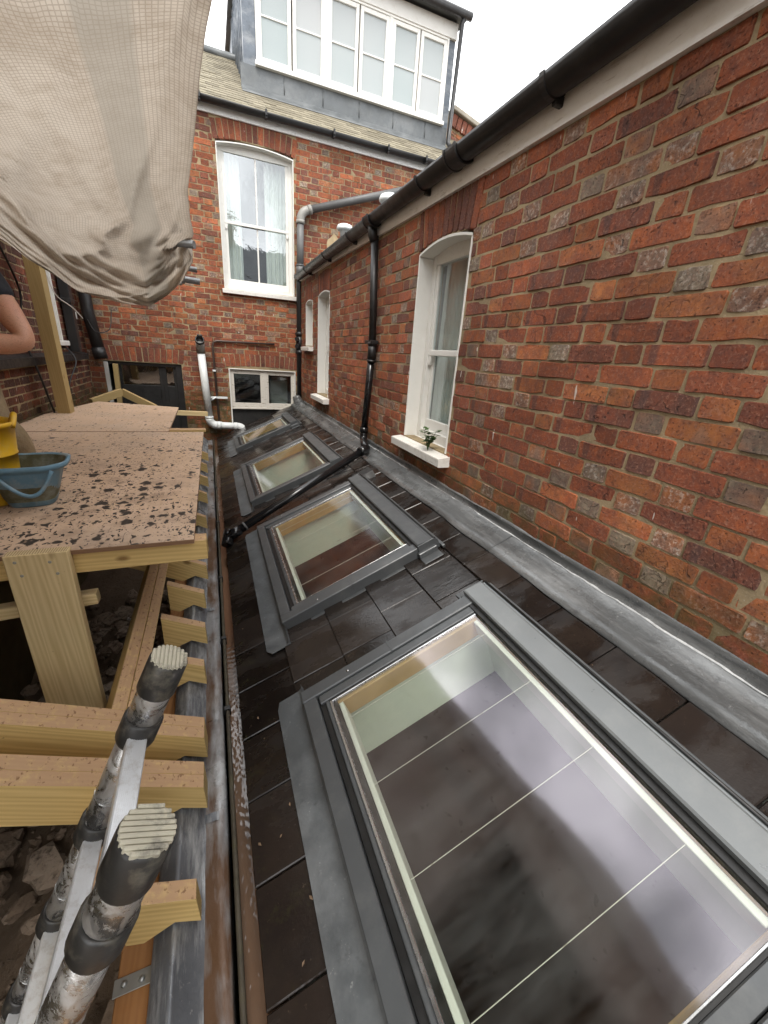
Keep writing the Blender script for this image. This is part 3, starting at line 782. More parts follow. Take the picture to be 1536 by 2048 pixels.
# ------------------------------------------------------------------ rear house
rh = thing('rear_house', 'red brick rear house wall with tall sash window, tiled roof and lead clad dormer', 'building', (1, YB, -.8))
MH0 = T(0, 0, .8) @ Matrix.Rotation(rad(180), 4, 'Z')       # wall space s=-(x-1)
sx = lambda x: -(x-1)
MH = lambda s, z: T(-s, 0, z+.8) @ Matrix.Rotation(rad(180), 4, 'Z')
PH = lambda s, y, z: (-s, -y, z+.8)
def hx(x0, x1, z0, z1): return (sx(x1), sx(x0), z0, z1)
tw = hx(.285, 1.342, .815, 2.655); lw = hx(.266, 1.346, -1.32, -.335); dw = hx(-1.455, -.42, -2.6, -.325)
zones = [hx(.25, 1.38, 2.62, 2.90), hx(.22, 1.40, -.345, -.111), hx(-1.50, -.38, -.33, -.111)]
ex = arch_bricks(tw[0], tw[1], 2.60, .06, 15, .22)+arch_bricks(lw[0], lw[1], -.325, .03, 15, .19)+arch_bricks(dw[0], dw[1], -.32, .0, 14, .20)
lay_wall(rh, MH, sx(4.4), sx(-1.63), -1.76, 2.9, [tw, lw, dw]+zones, 23, lambda s, z: (s-.25)**2+(z-.7)**2*.8, lambda s: 2.885, 300, ex)
slab_with_holes((sx(4.4), sx(-1.9)), (-3.7, 2.88), [tw, lw, dw], PH, 'mortar', rh, 'mortar', -.0032, -.25)
sash_window(rh, MH0, tw, 2.575, 1.70, .05, .11, 1, 1.6, True, (sx(1.40), sx(.255), .745, .815, .06), True, 'sash_window', 3)
# lower casement
lc = part('casement_window', MB().box(lw[0], lw[1], -.07, .006, -.352, -.337, .003).box(lw[0], lw[0]+.02, -.07, .006, -1.0, -.352, .003).box(lw[1]-.02, lw[1], -.07, .006, -1.3, -.352, .003), 'white', rh, MH0)
cf = MB(); a, b = lw[0]+.02, lw[1]-.02; c = (a+b)/2-.02
for p, q in ((a, c-.012), (c+.012, b)):
    cf.box(p, p+.055, -.075, -.03, -.95, -.355, .003).box(q-.055, q, -.075, -.03, -.95, -.355, .003).box(p+.055, q-.055, -.075, -.031, -.42, -.355, .003).box(p+.055, q-.055, -.075, -.031, -.95, -.885, .003)
cf.box(c-.03, c+.03, -.08, -.022, -.955, -.354, .003)
part('casement_frame', cf, 'white_flake', lc)
part('pane', MB().box(a+.05, c-.05, -.058, -.054, -.9, -.40, 0), 'glass_dark', lc); part('pane', MB().box(c+.05, b-.05, -.058, -.054, -.9, -.40, 0), 'glass_dark', lc)
part('sill', MB().box(a, b, -.08, -.005, -.985, -.955, .004), 'white_flake', lc)
part('panel_below', MB().box(a, b, -.09, -.05, -1.4, -.985, .0), 'dark_panel', lc)
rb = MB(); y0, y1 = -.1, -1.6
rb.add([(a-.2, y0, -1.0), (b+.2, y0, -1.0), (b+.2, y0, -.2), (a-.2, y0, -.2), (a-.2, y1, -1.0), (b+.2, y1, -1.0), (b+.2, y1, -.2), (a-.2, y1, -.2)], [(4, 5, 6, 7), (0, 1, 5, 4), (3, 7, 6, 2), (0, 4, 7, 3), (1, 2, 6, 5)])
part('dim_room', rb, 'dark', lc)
lv = MB()
for cx in (.16, .27):
    for k in range(9): lv.box(-.02+cx-.04-.35, -.02+cx+.04-.35, -.34, -.335, -.86+k*.035, -.845+k*.035, 0)
part('louvred_box', lv.box(-.26, .04, -.42, -.342, -.95, -.52, .01), 'lining', lc)
# back door
dr = part('back_door', MB().box(dw[0], dw[0]+.09, -.12, -.03, -2.6, -.33, .003).box(dw[1]-.05, dw[1], -.12, -.03, -2.6, -.33, .003).box(dw[0]+.09, dw[1]-.05, -.12, -.031, -.375, -.33, .003), 'black_iron', rh, MH0)
df = MB()
def dx(x): return sx(x)
def leaf_(mb, x0, x1, zt, zb, zp):
    p, q = dx(x1), dx(x0)
    mb.box(p, p+.05, -.11, -.06, zb, zt, .003).box(q-.05, q, -.11, -.06, zb, zt, .003).box(p+.05, q-.05, -.11, -.062, zt-.045, zt, .003).box(p+.05, q-.05, -.11, -.062, zb, zp, .003)
leaf_(df, -1.30, -.70, -.33, -2.5, -.66); leaf_(df, -.70, -.50, -.33, -2.5, -.66)
part('door_leaf', df, 'dark_panel', dr)
part('pane', MB().box(dx(-.71), dx(-1.29), -.09, -.086, -.67, -.36, 0), 'glass_sash', dr); part('pane', MB().box(dx(-.51), dx(-.69), -.09, -.086, -.67, -.36, 0), 'glass_sash', dr)
part('door_jamb', MB().box(dx(-1.40), dx(-1.45), -.04, .004, -2.6, -.34, .003), 'white', dr)
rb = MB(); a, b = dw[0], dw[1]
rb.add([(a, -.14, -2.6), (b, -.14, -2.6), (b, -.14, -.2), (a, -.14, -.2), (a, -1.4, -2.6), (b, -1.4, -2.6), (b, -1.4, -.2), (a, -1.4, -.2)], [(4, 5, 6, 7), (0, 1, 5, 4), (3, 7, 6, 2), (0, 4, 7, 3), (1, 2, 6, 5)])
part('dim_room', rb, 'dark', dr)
# eaves board and roof
part('fascia_board', MB().box(-2.63, 3.4, -.03, -.002, 3.665, 3.82, .003), 'fascia', rh)
PIT = rad(33.2); tp = math.tan(PIT)
def roofz(y): return 2.965+(y-7.2)*tp
tl_v, tl_f, tl_t = [], [], []
rt = random.Random(5); ex_ = .122
for r_ in range(24):
    yA = 7.235+r_*ex_*math.cos(PIT); s0 = -1.9+(.085 if r_ % 2 else 0)
    k = 0
    while s0+k*.17 < 5.2:
        x0 = s0+k*.17+.002; x1 = x0+.166; k += 1
        lift = .013+rt.uniform(0, .004)+(rt.uniform(.0, .012) if rt.random() < .06 else 0); back = yA+.23*math.cos(PIT)
        zA = roofz(yA)+lift; zB = roofz(back)+.002
        b = len(tl_v)
        for (x, y, z) in ((x0, yA, zA), (x1, yA, zA+rt.uniform(-.002, .002)), (x1, back, zB), (x0, back, zB), (x0, yA+.005, zA-.013), (x1, yA+.005, zA-.013)):
            tl_v.append((x-1, y-YB, z+.8))
        tl_f += [(b, b+1, b+2, b+3), (b, b+4, b+5, b+1), (b, b+3, b+4), (b+1, b+5, b+2)]
        tl_t += [(rt.random(), rt.random(), 0, 1)]*6
me = bpy.data.meshes.new('roof_tiles'); me.from_pydata(tl_v, [], tl_f); me.materials.append(MA['rooftile'])
me.attributes.new('tone', 'FLOAT_COLOR', 'POINT').data.foreach_set('color', np.asarray(tl_t, np.float32).ravel())
o = link('roof_tiles', me, rh); o['kind'] = 'stuff'
part('roof_deck', MB().prism([(7.30-YB, roofz(7.30)-.06+.8), (10-YB, roofz(10)-.06+.8), (10-YB, roofz(10)-.012+.8), (7.30-YB, roofz(7.30)-.014+.8)], -2.9, 4.2, 'x'), 'dark', rh)
yr = 9.62
part('ridge', MB().tube([(-3.2, yr-YB, roofz(yr)+.83), (4.2, yr-YB, roofz(yr)+.83)], .06, 10), 'lead_apron', rh)
# dormer
YD = 8.1; k8 = YD/7.6
dl, drr = .777, 4.19
dm = MB()
def PD(x, y, z): return (x-1, y-YB, z+.8)
zt = 5.22
# front cladding pieces round the window band, then the cheeks
fx0, fx1, fz0, fz1 = .955, 4.06, 3.845, 4.98
def fr(mb, x0, x1, z0, z1, y0=YD, y1=YD+.1): mb.box(x0-1, x1-1, y0-YB, y1-YB, z0+.8, z1+.8, .004)
fr(dm, dl, fx0, 3.46, zt); fr(dm, fx1, drr, 3.5, zt); fr(dm, fx0, fx1, 3.46, fz0)
dorm = part('dormer', dm, 'lead_blue', rh)
for x0, x1 in ((dl, dl+.09), (drr-.09, drr)):
    ck = MB()
    ck.prism([(YD+.1-YB, 3.4+.8), (YD+.1-YB, zt+.8), (11.2-YB, zt+.8), (11.2-YB, roofz(11.2)+.75)], x0-1, x1-1, 'x')
    part('cheek', ck, 'lead_blue', dorm)
for i in range(7):
    yy = YD+.22+i*.26
    part('cheek_roll', MB().tube([PD(dl-.004, yy, roofz(yy)-.02), PD(dl-.004, yy, zt)], .014, 6), 'lead_blue', dorm)
part('lead_apron', MB().prism([(YD-.012-YB, 3.845+.8), (YD-.012-YB, 3.60+.8), (YD-.16-YB, roofz(YD-.16)+.03+.8), (YD-.165-YB, roofz(YD-.165)+.018+.8), (YD+.02-YB, roofz(YD)+.02+.8), (YD+.02-YB, 3.845+.8)], dl-.05-1, drr-.02-1, 'x'), 'lead_apron', dorm)
for i in range(5): part('lead_roll', MB().tube([PD(1.35+i*.6, YD-.016, 3.62), PD(1.35+i*.6, YD-.016, 3.83)], .008, 6), 'lead_apron', dorm)
sil = MB(); fr(sil, fx0-.02, fx1+.02, fz0, fz0+.055, YD-.07, YD+.08); part('sill', sil, 'white_clean', dorm)
cw = (fx1-fx0)/6
of = MB(); fr(of, fx0, fx0+.03, fz0+.055, fz1, YD-.03, YD+.06); fr(of, fx1-.03, fx1, fz0+.055, fz1, YD-.03, YD+.06); fr(of, fx0+.03, fx1-.03, fz1-.03, fz1, YD-.029, YD+.06)
for i in (2, 4): fr(of, fx0+cw*i-.03, fx0+cw*i+.03, fz0+.055, fz1-.03, YD-.028, YD+.06)
part('window_frame', of, 'white_clean', dorm)
for i in range(6):
    p, q = fx0+cw*i+.032, fx0+cw*(i+1)-.032
    if i in (1, 3, 5): p += -.02
    else: q += .02
    if i == 0: p += .0
    z0, z1 = fz0+.062, fz1-.035
    m = MB(); fr(m, p, p+.05, z0, z1, YD-.022, YD+.04); fr(m, q-.05, q, z0, z1, YD-.022, YD+.04); fr(m, p+.05, q-.05, z0, z0+.06, YD-.021, YD+.04); fr(m, p+.05, q-.05, z1-.055, z1, YD-.021, YD+.04)
    zm = (z0+z1)/2; fr(m, p+.05, q-.05, zm-.011, zm+.011, YD-.012, YD+.03)
    part('casement', m, 'white', dorm)
    gp = MB(); fr(gp, p+.045, q-.045, z0+.05, zm, YD+.004, YD+.01); part('frosted_pane', gp, 'frost', dorm)
    gp = MB(); fr(gp, p+.045, q-.045, zm, z1-.045, YD+.004, YD+.01); part('frosted_pane', gp, 'frost', dorm)
hd = MB(); fr(hd, fx0-.06, drr+.0, fz1, fz1+.20, YD-.045, YD+.1); part('head_board', hd, 'white', dorm)
part('dormer_roof', MB().box(dl-.08-1, drr+.12-1, YD-.16-YB, 11.4-YB, zt+.8, zt+.06+.8, .01), 'lead_apron', dorm)
part('gutter', MB().tube([PD(dl-.1, YD-.2, zt+.0), PD(drr+.14, YD-.2, zt+.0)], .055, 12), 'black', dorm)
part('downpipe', MB().tube([PD(drr+.02, YD-.2, zt), PD(drr+.005, YD-.16, zt-.1), PD(drr+.0, YD-.08, 3.62), PD(drr+.0, YD-.18, 3.53)], .036, 10), 'black_iron', dorm)

# gutter of the rear house
def gutter_run(name, label, axis, fixed, a0, a1, z, r, brackets, mat='black', wallside=1, zoff=None):
    t_ = thing(name, label, 'gutter', (fixed, (a0+a1)/2, z) if axis == 'y' else ((a0+a1)/2, fixed, z))
    prof = arc(0, 0, r, 180, 360, 14)+arc(0, 0, r-.005, 360, 180, 14)
    M = Matrix.Identity(4) if axis == 'y' else Matrix.Rotation(rad(-90), 4, 'Z')
    L_ = (a1-a0)/2
    part('trough', MB().prism(prof, -L_, L_, 'y', M, True, True), mat, t_)
    for b in brackets:
        m = MB(); c = b-(a0+a1)/2
        m.prism(arc(0, 0, r+.006, 178, 364, 14)+arc(0, 0, r+.0005, 364, 178, 14), c-.014, c+.014, 'y', M)
        m.box(r*.2 if wallside > 0 else -r-.02, r+.025 if wallside > 0 else -r*.2, c-.012, c+.012, -r-.018, -r*.75, .003, M)
        m.box(r-.004 if wallside > 0 else -r-.02, r+.025 if wallside > 0 else -r+.004, c-.012, c+.012, -r-.01, .02, .003, M)
        part('bracket', m, mat, t_)
    return t_
gutter_run('roof_gutter', 'long black half round gutter under the tiled roof of the rear house', 'x', 7.238, -1.7, 3.85, 2.985, .06, [-.6, .12, .95, 1.9, 2.75, 3.4], 'black', 1)
gw = gutter_run('wall_gutter', 'heavy black half round gutter along the top of the right brick wall', 'y', 1.345, -1.1, 7.05, 1.075, .064, [.2, 1.05, 1.72, 2.85, 4.35, 5.3, 6.35], 'black', 1)
for yy in (2.42, 3.78):
    m = MB(); m.prism(arc(0, 0, .0725, 176, 364, 16)+arc(0, 0, .0645, 364, 176, 16), yy-2.975-.06, yy-2.975+.06)
    for q in (-.055, .055): m.prism(arc(0, 0, .077, 176, 364, 16)+arc(0, 0, .066, 364, 176, 16), yy-2.975+q-.008, yy-2.975+q+.008)
    part('union', m, 'black', gw)
part('stop_end', MB().prism(arc(0, 0, .0655, 180, 360, 14), 4.07, 4.085), 'black', gw)
# parapet with coping on the far right
pw = thing('party_parapet', 'brown brick party wall with stone coping behind the right end of the dormer', 'wall', (5.4, 8.9, 3.5))
Mp = T(-1.0, 0, 0) @ Matrix.Rotation(rad(14), 4, 'Y')
part('coping', MB().box(.0, 3, -.12, .2, 1.02, 1.10, .012, Mp), 'concrete', pw)
m = MB()
for i in range(22): m.box(.05+i*.115, .05+i*.115+.1, -.07, .1, .80, 1.0, .006, Mp)
m.tone = [(.3, .4, .5, 1)]*len(m.v)
o = part('corbel_bricks', m, 'brick', pw); o['kind'] = 'stuff'
m = MB()
for rr_ in range(9):
    for i in range(13): m.box(.0+i*.226+(.11 if rr_ % 2 else 0), .215+i*.226+(.11 if rr_ % 2 else 0), -.03, .1, .70-rr_*.075, .765-rr_*.075, .005, Mp)
rng = random.Random(2); m.tone = []
for i in range(117): tn = tone_of(rng, False); m.tone += [(*tn, 1)]*24
o = part('brickwork', m, 'brick', pw); o['kind'] = 'stuff'
part('core', MB().box(.01, 3, -.02, .19, -.6, 1.02, 0, Mp), 'mortar', pw)

# ------------------------------------------------------------------ left neighbouring wall
lwall = thing('neighbour_wall', 'dark shaded brick wall on the left with a black lead covered ledge', 'wall', (XL, 5, -1))
ML = lambda s, z: T(0, -s, z+1) @ Matrix.Rotation(rad(-90), 4, 'Z')   # s = -(y-5)
wl = (-(6.36-5), -(5.95-5), -.08, .75)
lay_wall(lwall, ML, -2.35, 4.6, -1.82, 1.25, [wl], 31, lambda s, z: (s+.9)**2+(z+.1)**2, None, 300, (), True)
slab_with_holes((-2.55, 5.8), (-3.7, 3.2), [wl], lambda s, y, z: (y, -s, z+1), 'mortar', lwall, 'mortar', -.0032, -.22)
MLW = T(0, 0, 1) @ Matrix.Rotation(rad(-90), 4, 'Z')
wn_ = part('white_window', MB().box(wl[0], wl[0]+.03, -.2, .005, wl[2], wl[3], .002).box(wl[1]-.03, wl[1], -.2, .005, wl[2], wl[3], .002).box(wl[0]+.03, wl[1]-.03, -.2, -.15, wl[2], wl[3], 0), 'white', lwall, MLW)
part('sill', MB().box(wl[0]-.06, wl[1]+.06, -.1, .05, wl[2]-.055, wl[2], .006), 'sill', wn_)
part('ledge', MB().prism([(0, .345), (.10, .32), (.10, .25), (0, .24)], -2.2, 1.96, 'y', T(0, 0, .45) @ T(0, 0, 0)), 'black_iron', lwall, T(0, 0, 0))
part('vent_box', MB().box(-2.10, -1.9, -.02, .02, .19, .28, .004), 'white', lwall, MLW)

# ------------------------------------------------------------------ pipes
P = lambda *a: a
st = thing('soil_stack', 'black iron corner stack rising from the lean-to roof and turning into a grey pipe', 'pipe', (1.415, 7.29, -.8))
YP = 7.27
def rel(o, pts): return [Vector(p)-o.location for p in pts]
part('iron_pipe', MB().tube(rel(st, [(1.408, YP, -.84), (1.41, YP, .9), (1.418, YP, 1.16)]), .055, 16), 'black_iron', st)
part('access_branch', MB().tube(rel(st, [(1.409, YP, -.02), (1.409, YP, .26)]), .066, 16).tube(rel(st, [(1.409, YP, .23), (1.409, YP, .29)]), .076, 16).tube(rel(st, [(1.409, YP, -.05), (1.409, YP, .01)]), .076, 16)
     .tube(rel(st, [(1.37, YP-.03, .18), (1.34, YP-.065, .18)]), .034, 12).tube(rel(st, [(1.37, YP-.03, .07), (1.34, YP-.065, .07)]), .034, 12), 'black_iron', st)
part('grey_riser', MB().tube(rel(st, [(1.418, YP, 1.14), (1.425, YP, 1.86)]), .053, 16).tube(rel(st, [(1.418, YP, 1.12), (1.419, YP, 1.24)]), .062, 16).tube(rel(st, [(1.419, YP, 1.24), (1.419, YP, 1.26)]), .066, 16), 'grey_pipe', st)
p0, p1, p2 = (1.425, YP, 1.7), (1.427, YP, 1.955), (3.6, YP, 2.70)
bp = bend(p0, p1, p2, .12, 8)
part('elbow', MB().tube(rel(st, bp), .059, 16).tube(rel(st, [(1.425, YP, 1.80), (1.426, YP, 1.85)]), .064, 16).tube(rel(st, [bp[-1], Vector(bp[-1])+Vector((.05, 0, .017))]), .064, 16), 'grey_joint', st)
part('grey_branch', MB().tube(rel(st, [bp[-1], p2]), .053, 16), 'grey_pipe', st)
cpn = MB(); rp_ = random.Random(6); pts_ = []
for i in range(22):
    a = 2*math.pi*i/22; k_ = 1+.35*mnoise.noise((math.cos(a)*1.7, math.sin(a)*1.7, 3)); pts_.append((sx(1.99)+.13*k_*math.cos(a), 1.56+.20*k_*math.sin(a)))
cpn.prism(pts_, 0, .006, 'z', Matrix(((1, 0, 0, 0), (0, 0, 1, 0), (0, 1, 0, 0), (0, 0, 0, 1))))
part('cement_patch', cpn, basic('sandy cement patch', (.42, .32, .19), .95, 0, .2, 14), rh, MH0)
part('clip', MB().tube(rel(st, [(3.16, YP, 2.549), (3.20, YP, 2.563)]), .06, 16).box(3.17-1.415, 3.19-1.415, -.05, .09, 2.58+.8, 2.64+.8, .003), 'black_iron', st)

wp = thing('waste_pipe', 'white plastic waste pipe with an open black socket bending over the lean-to roof', 'pipe', (-.06, 7.27, -1.3))
YW = 7.25
b1 = bend((-.12, YW, -.3), (-.075, YW, -1.235), (.3, YW, -1.255), .11, 8)
part('stem', MB().tube(rel(wp, [(-.123, YW, -.10), b1[0]]), .056, 18), 'white_pipe', wp)
part('bend', MB().tube(rel(wp, b1), .062, 18).tube(rel(wp, [Vector(b1[0])+Vector((0, 0, .03)), b1[0]]), .064, 18).tube(rel(wp, [b1[-1], Vector(b1[-1])+Vector((.06, 0, -.003))]), .065, 18), 'white_pipe', wp)
b2 = bend((.2, YW, -1.252), (.43, YW, -1.26), (.45, YW-.03, -1.42), .085, 8)
part('run', MB().tube(rel(wp, [b1[-1], b2[0]]), .056, 18), 'white_pipe', wp)
part('end_bend', MB().tube(rel(wp, b2+[(.452, YW-.03, -1.46)]), .060, 18).tube(rel(wp, [Vector(b2[0])-Vector((.05, 0, 0)), b2[0]]), .065, 18), 'white_pipe', wp)
part('socket', MB().tube(rel(wp, [(-.124, YW, -.13), (-.124, YW-.015, -.02), (-.124, YW-.06, .035)]), .064, 18), 'grey_joint', wp)
so = MB().lathe([(.066, 0), (.066, .05), (.05, .05), (.048, .005), (.0, .005)], 20, T(-.064, -.08, 1.335) @ Matrix.Rotation(rad(62), 4, 'X'))
part('open_end', so, 'black_iron', wp)
part('fitting', MB().tube([(-.08, -.10, 1.39), (-.08, -.10, 1.43)], .017, 10).tube([(-.04, -.10, 1.39), (-.04, -.10, 1.43)], .017, 10), 'black_iron', wp)

cd = thing('conduit', 'thin brown conduit running across the rear wall and down beside the white pipe', 'pipe', (.1, 7.3, -.8))
YC = 7.325
bc = bend((.5, YC, .065), (.05, YC, .055), (.06, YC, -.6), .09, 8)
part('tube', MB().tube(rel(cd, [(1.0, YC, .075)]+bc[::1]+[(.065, YC, -1.25)]), .016, 10), 'conduit', cd)
part('clip', MB().box(-.075, -.03, -.02, .03, .40, .425, .003), 'white_pipe', cd)
part('clip', MB().box(-.20, .12, .0, .03, -.02, .012, .003).tube([(-.13, 0, -.05), (-.05, -.02, .01)], .012, 8), 'white_pipe', cd)

dp = thing('rain_downpipe', 'black downpipe dropping from the wall gutter and crossing the tiles to the eaves gutter', 'pipe', (1.36, 3.8, -.8))
XD = 1.372
bA = bend((XD, 3.80, 0), (XD, 3.83, -.79), (.9, 3.5, -.98), .09, 6)
P0 = Vector((1.42, 0, -.8307)); SA = rad(24.4)
SL = Vector((-math.cos(SA), 0, -math.sin(SA))); NR = Vector((-math.sin(SA), 0, math.cos(SA)))
def RP(y, v, h=0): return P0+SL*v+NR*h+Vector((0, y, 0))
e0, e1 = RP(3.47, .115, .085), RP(3.045, 1.50, .075)
part('outlet', MB().tube(rel(dp, [(1.345, 3.79, 1.04), (1.35, 3.785, .96), (XD, 3.78, .91)]), .04, 14), 'black', dp)
part('upper_pipe', MB().tube(rel(dp, [(XD, 3.78, .95), (XD, 3.70, .07)]), .033, 16), 'black', dp)
part('socket', MB().tube(rel(dp, [(XD, 3.70, .10), (XD, 3.705, -.03)]), .039, 16).tube(rel(dp, [(XD, 3.703, -.03), (XD, 3.704, -.05)]), .042, 16).tube(rel(dp, [(XD, 3.70, .12), (XD, 3.70, .09)]), .043, 16).box(-.02, .05, -.15, .02, .905, .935, .003), 'black', dp)
part('lower_pipe', MB().tube(rel(dp, [(XD, 3.705, -.0), (XD, 3.80, -.66)]), .033, 16), 'black_gloss', dp)
bB = bend((XD, 3.80, -.6), (XD, 3.815, -.80), e0, .09, 6)
part('shoe', MB().tube(rel(dp, bB+[e0]), .037, 16).tube(rel(dp, [Vector(bB[0])+Vector((0, -.004, .05)), bB[0]]), .042, 16), 'black_gloss', dp)
part('joint', MB().tube(rel(dp, [e0, e0+(e1-e0).normalized()*.08]), .043, 16), 'black_gloss', dp)
part('roof_pipe', MB().tube(rel(dp, [e0, e1]), .033, 16), 'black_gloss', dp)
dd = (e1-e0).normalized()
part('end_tee', MB().tube(rel(dp, [e1-dd*.11, e1-dd*.03]), .041, 16).tube(rel(dp, [e1-dd*.02+Vector((0, .05, .02)), e1-dd*.0+Vector((-.01, -.04, -.05))]), .042, 16), 'black_gloss', dp)
part('strap', MB().tube(rel(dp, [e1-dd*.16, e1-dd*.145]), .037, 16), 'grey_pipe', dp)

for i, (y, x, z, lab) in enumerate(((4.83, 1.9, 1.555, 'white capped roof vent nearer, right of the sloping grey pipe'), (6.5, 1.9, 1.645, 'white capped roof vent further back near the rear wall'))):
    v = thing('roof_vent', lab, 'vent', (x, y, z), None, 'roof vents behind the gutter')
    part('stem', MB().lathe([(.055, -.5), (.055, -.03)], 16), 'grey_pipe', v)
    part('cap', MB().lathe([(.066, -.09), (.07, -.02), (.10, -.02), (.115, -.005), (.115, .015), (.10, .045), (.06, .06), (.0, .063)], 22), 'white_pipe', v)

# ------------------------------------------------------------------ lean-to roof
RM = frame(P0, (0, 1, 0), SL, NR)          # local (y, v down the slope, h)
lt = thing('lean_to_roof', 'wet dark brown flat tiled lean-to roof along the foot of the brick wall', 'roof', M=RM)
SKY = [(-.02, 1.26), (1.735, 2.995), (3.565, 4.85), (5.72, 6.53)]
def sub(r, h):
    a0, a1, b0, b1 = r; c0, c1, d0, d1 = h
    if a1 <= c0 or a0 >= c1 or b1 <= d0 or b0 >= d1: return [r]
    out = []
    if a0 < c0: out.append((a0, c0, b0, b1)); a0 = c0
    if a1 > c1: out.append((c1, a1, b0, b1)); a1 = c1
    if b0 < d0: out.append((a0, a1, b0, d0))
    if b1 > d1: out.append((a0, a1, d1, b1))
    return out
holes = [(a+.05, b-.05, .44, 1.20) for a, b in SKY]
rt = random.Random(8)
bott = [.329, .571, .813, 1.055, 1.297, 1.545]
for ri, vb in enumerate(bott):
    vt = vb-.242-.045 if ri else .10
    off = 1.498 if ri % 2 == 0 and ri != 5 else 1.625
    if ri == 5: off = 1.497
    if ri == 4: off = 1.63
    k0 = math.floor((-.9-off)/.252)
    for k in range(k0, 27):
        y0 = off+k*.252+.0025; y1 = y0+.247
        if y1 > 7.33: y1 = 7.33
        if y1-y0 < .04: continue
        rects = [(y0, y1, vt, vb)]
        for h in holes: rects = [q for r in rects for q in sub(r, h)]
        dz = rt.uniform(-.002, .002); tw_ = rt.uniform(-.003, .003)
        for a, b, c, d in rects:
            if b-a < .02 or d-c < .02: continue
            # each tile lies with its tail 12 mm above the one below
            lift = lambda v: .014*(v-vt)/(vb-vt)
            h0, h1 = lift(c)+dz, lift(d)+dz
            mb = MB(); ch = .003; mx_, my_ = (a+b)/2, (c+d)/2
            top = [(a, c, h0), (b, c, h0), (b, d, h1+tw_), (a, d, h1)]
            ins = [(a+ch, c, h0+ch), (b-ch, c, h0+ch), (b-ch, d-ch, h1+tw_+ch), (a+ch, d-ch, h1+ch)]
            bot = [(p[0], p[1], p[2]-.013) for p in top]
            vs = [(p[0]-mx_, p[1]-my_, p[2]) for p in bot+top+ins]
            fs = [(8, 9, 10, 11)]+[(r_*4+i, r_*4+(i+1) % 4, r_*4+4+(i+1) % 4, r_*4+4+i) for r_ in (0, 1) for i in range(4)]
            # local axes (y,v,n) are right handed
            mb.add(vs, fs)
            part('roof_tile', mb, 'tile', lt, T(mx_, my_, 0))
# boarding under the tiles with the skylight openings cut out
bd = MB()
rects = [(-.9, 7.34, .02, 1.50)]
for a, b in SKY: rects = [q for r in rects for q in sub(r, (a+.08, b-.08, .46, 1.17))]
for a, b, c, d in rects: bd.box(a, b, c, d, -.10, -.016, 0)
part('roof_boarding', bd, 'lining', lt)
part('eaves_board', MB().box(-.9, 7.34, 1.47, 1.50, -.26, -.016, .002), 'dark_panel', lt)
# lead flashing: upstand on the wall, fold, apron with a wavy lower edge
def nz(a, k): return mnoise.noise((a*3.1, k*7.7, 1.3))+.5*mnoise.noise((a*11, k*3.3, 4.1))
pieces = [(-.9, 1.52), (1.5, 2.92), (2.9, 4.25), (4.23, 5.65), (5.63, 7.33)]
for i, (a, b) in enumerate(pieces):
    prof = [(0, .034), (.006, .012), (.03, .004), (.08, .0), (.13, .003), (.178, .001), (.180, -.006)]
    m = MB(); n = int((b-a)*26); vs = []
    for q in range(n+1):
        y = a+(b-a)*q/n
        for j, (v, h) in enumerate(prof):
            vs.append((y, v+(.007*nz(y, 1) if j > 4 else .004*nz(y, 2) if j > 0 else 0), h+.016+.0035*(i % 2)+.004*nz(y, j*.6)+(.012*nz(y*1.3, 9) if j == 0 else 0)))
    # upstand top
    k = len(prof)
    m.add(vs, [(q*k+j, (q+1)*k+j, (q+1)*k+j+1, q*k+j+1) for q in range(n) for j in range(k-1)], None, True)
    part('lead_flashing', m, 'lead', lt)
up = MB(); n = 210; vs = []
cs, sn = math.cos(SA), math.sin(SA)
for q in range(n+1):
    y = -.9+8.23*q/n
    top = .052+.006*nz(y, 5)+.006*nz(y*2, 7)
    for (dx_, dz_) in ((-.016+.003*nz(y, 3), .02), (-.006+.002*nz(y, 4), .035), (-.005, top), (.006, top+.001)):
        w_ = Vector((dx_, 0, dz_)); vs.append((y, w_.dot(SL), w_.dot(NR)))
up.add(vs, [(q*4+j, (q+1)*4+j, (q+1)*4+j+1, q*4+j+1) for q in range(n) for j in range(3)], None, True)
part('lead_upstand', up, 'lead', lt)
sl_ = MB(); vs = []; n = 400
for q in range(n+1):
    y = -.9+7.4*q/n
    wd = max(.0008, .0022+.003*nz(y*2.2, 11)+.002*nz(y*6, 12)); c = .022+.006*nz(y*1.7, 13)+.003*nz(y*5, 14)
    vs += [(y, c-wd, .026), (y, c, .0275+wd*.3), (y, c+wd, .0245)]
sl_.add(vs, [(q*3+j, (q+1)*3+j, (q+1)*3+j+1, q*3+j+1) for q in range(n) for j in (0, 1)], None, True)
MA['sealant'] = basic('wet sealant line', (.50, .51, .51), .3, 0, .25, 40)
part('sealant_line', sl_, 'sealant', lt)
# lead dressed round the foot of the stack
part('lead_corner', MB().lathe([(.12, -.05), (.095, .0), (.075, .07), (.066, .10)], 12, T(7.27, .03, .03)), 'lead', lt)
lit = MB(); rl = random.Random(21)
for i in range(90):
    y = rl.uniform(-.2, 6.5); v = rl.choice((rl.uniform(.1, 1.5), rl.uniform(1.2, 1.52)))
    if any(a-.03 < y < b+.03 and .3 < v < 1.30 for a, b in SKY): continue
    q = rl.uniform(.002, .006); a = rl.uniform(0, 6.3); h = .019
    c_, s__ = math.cos(a)*q, math.sin(a)*q
    lit.add([(y+c_*1.5, v+s__*1.5, h), (y-s__*.7, v+c_*.7, h+q*.35), (y-c_*1.5, v-s__*1.5, h), (y+s__*.7, v-c_*.7, h+q*.3)], [(0, 1, 2), (0, 2, 3)])
o = part('leaf_litter', lit, basic('dry leaf scraps', (.19, .125, .075), .8, 0, .4, 60), lt); o['kind'] = 'stuff'
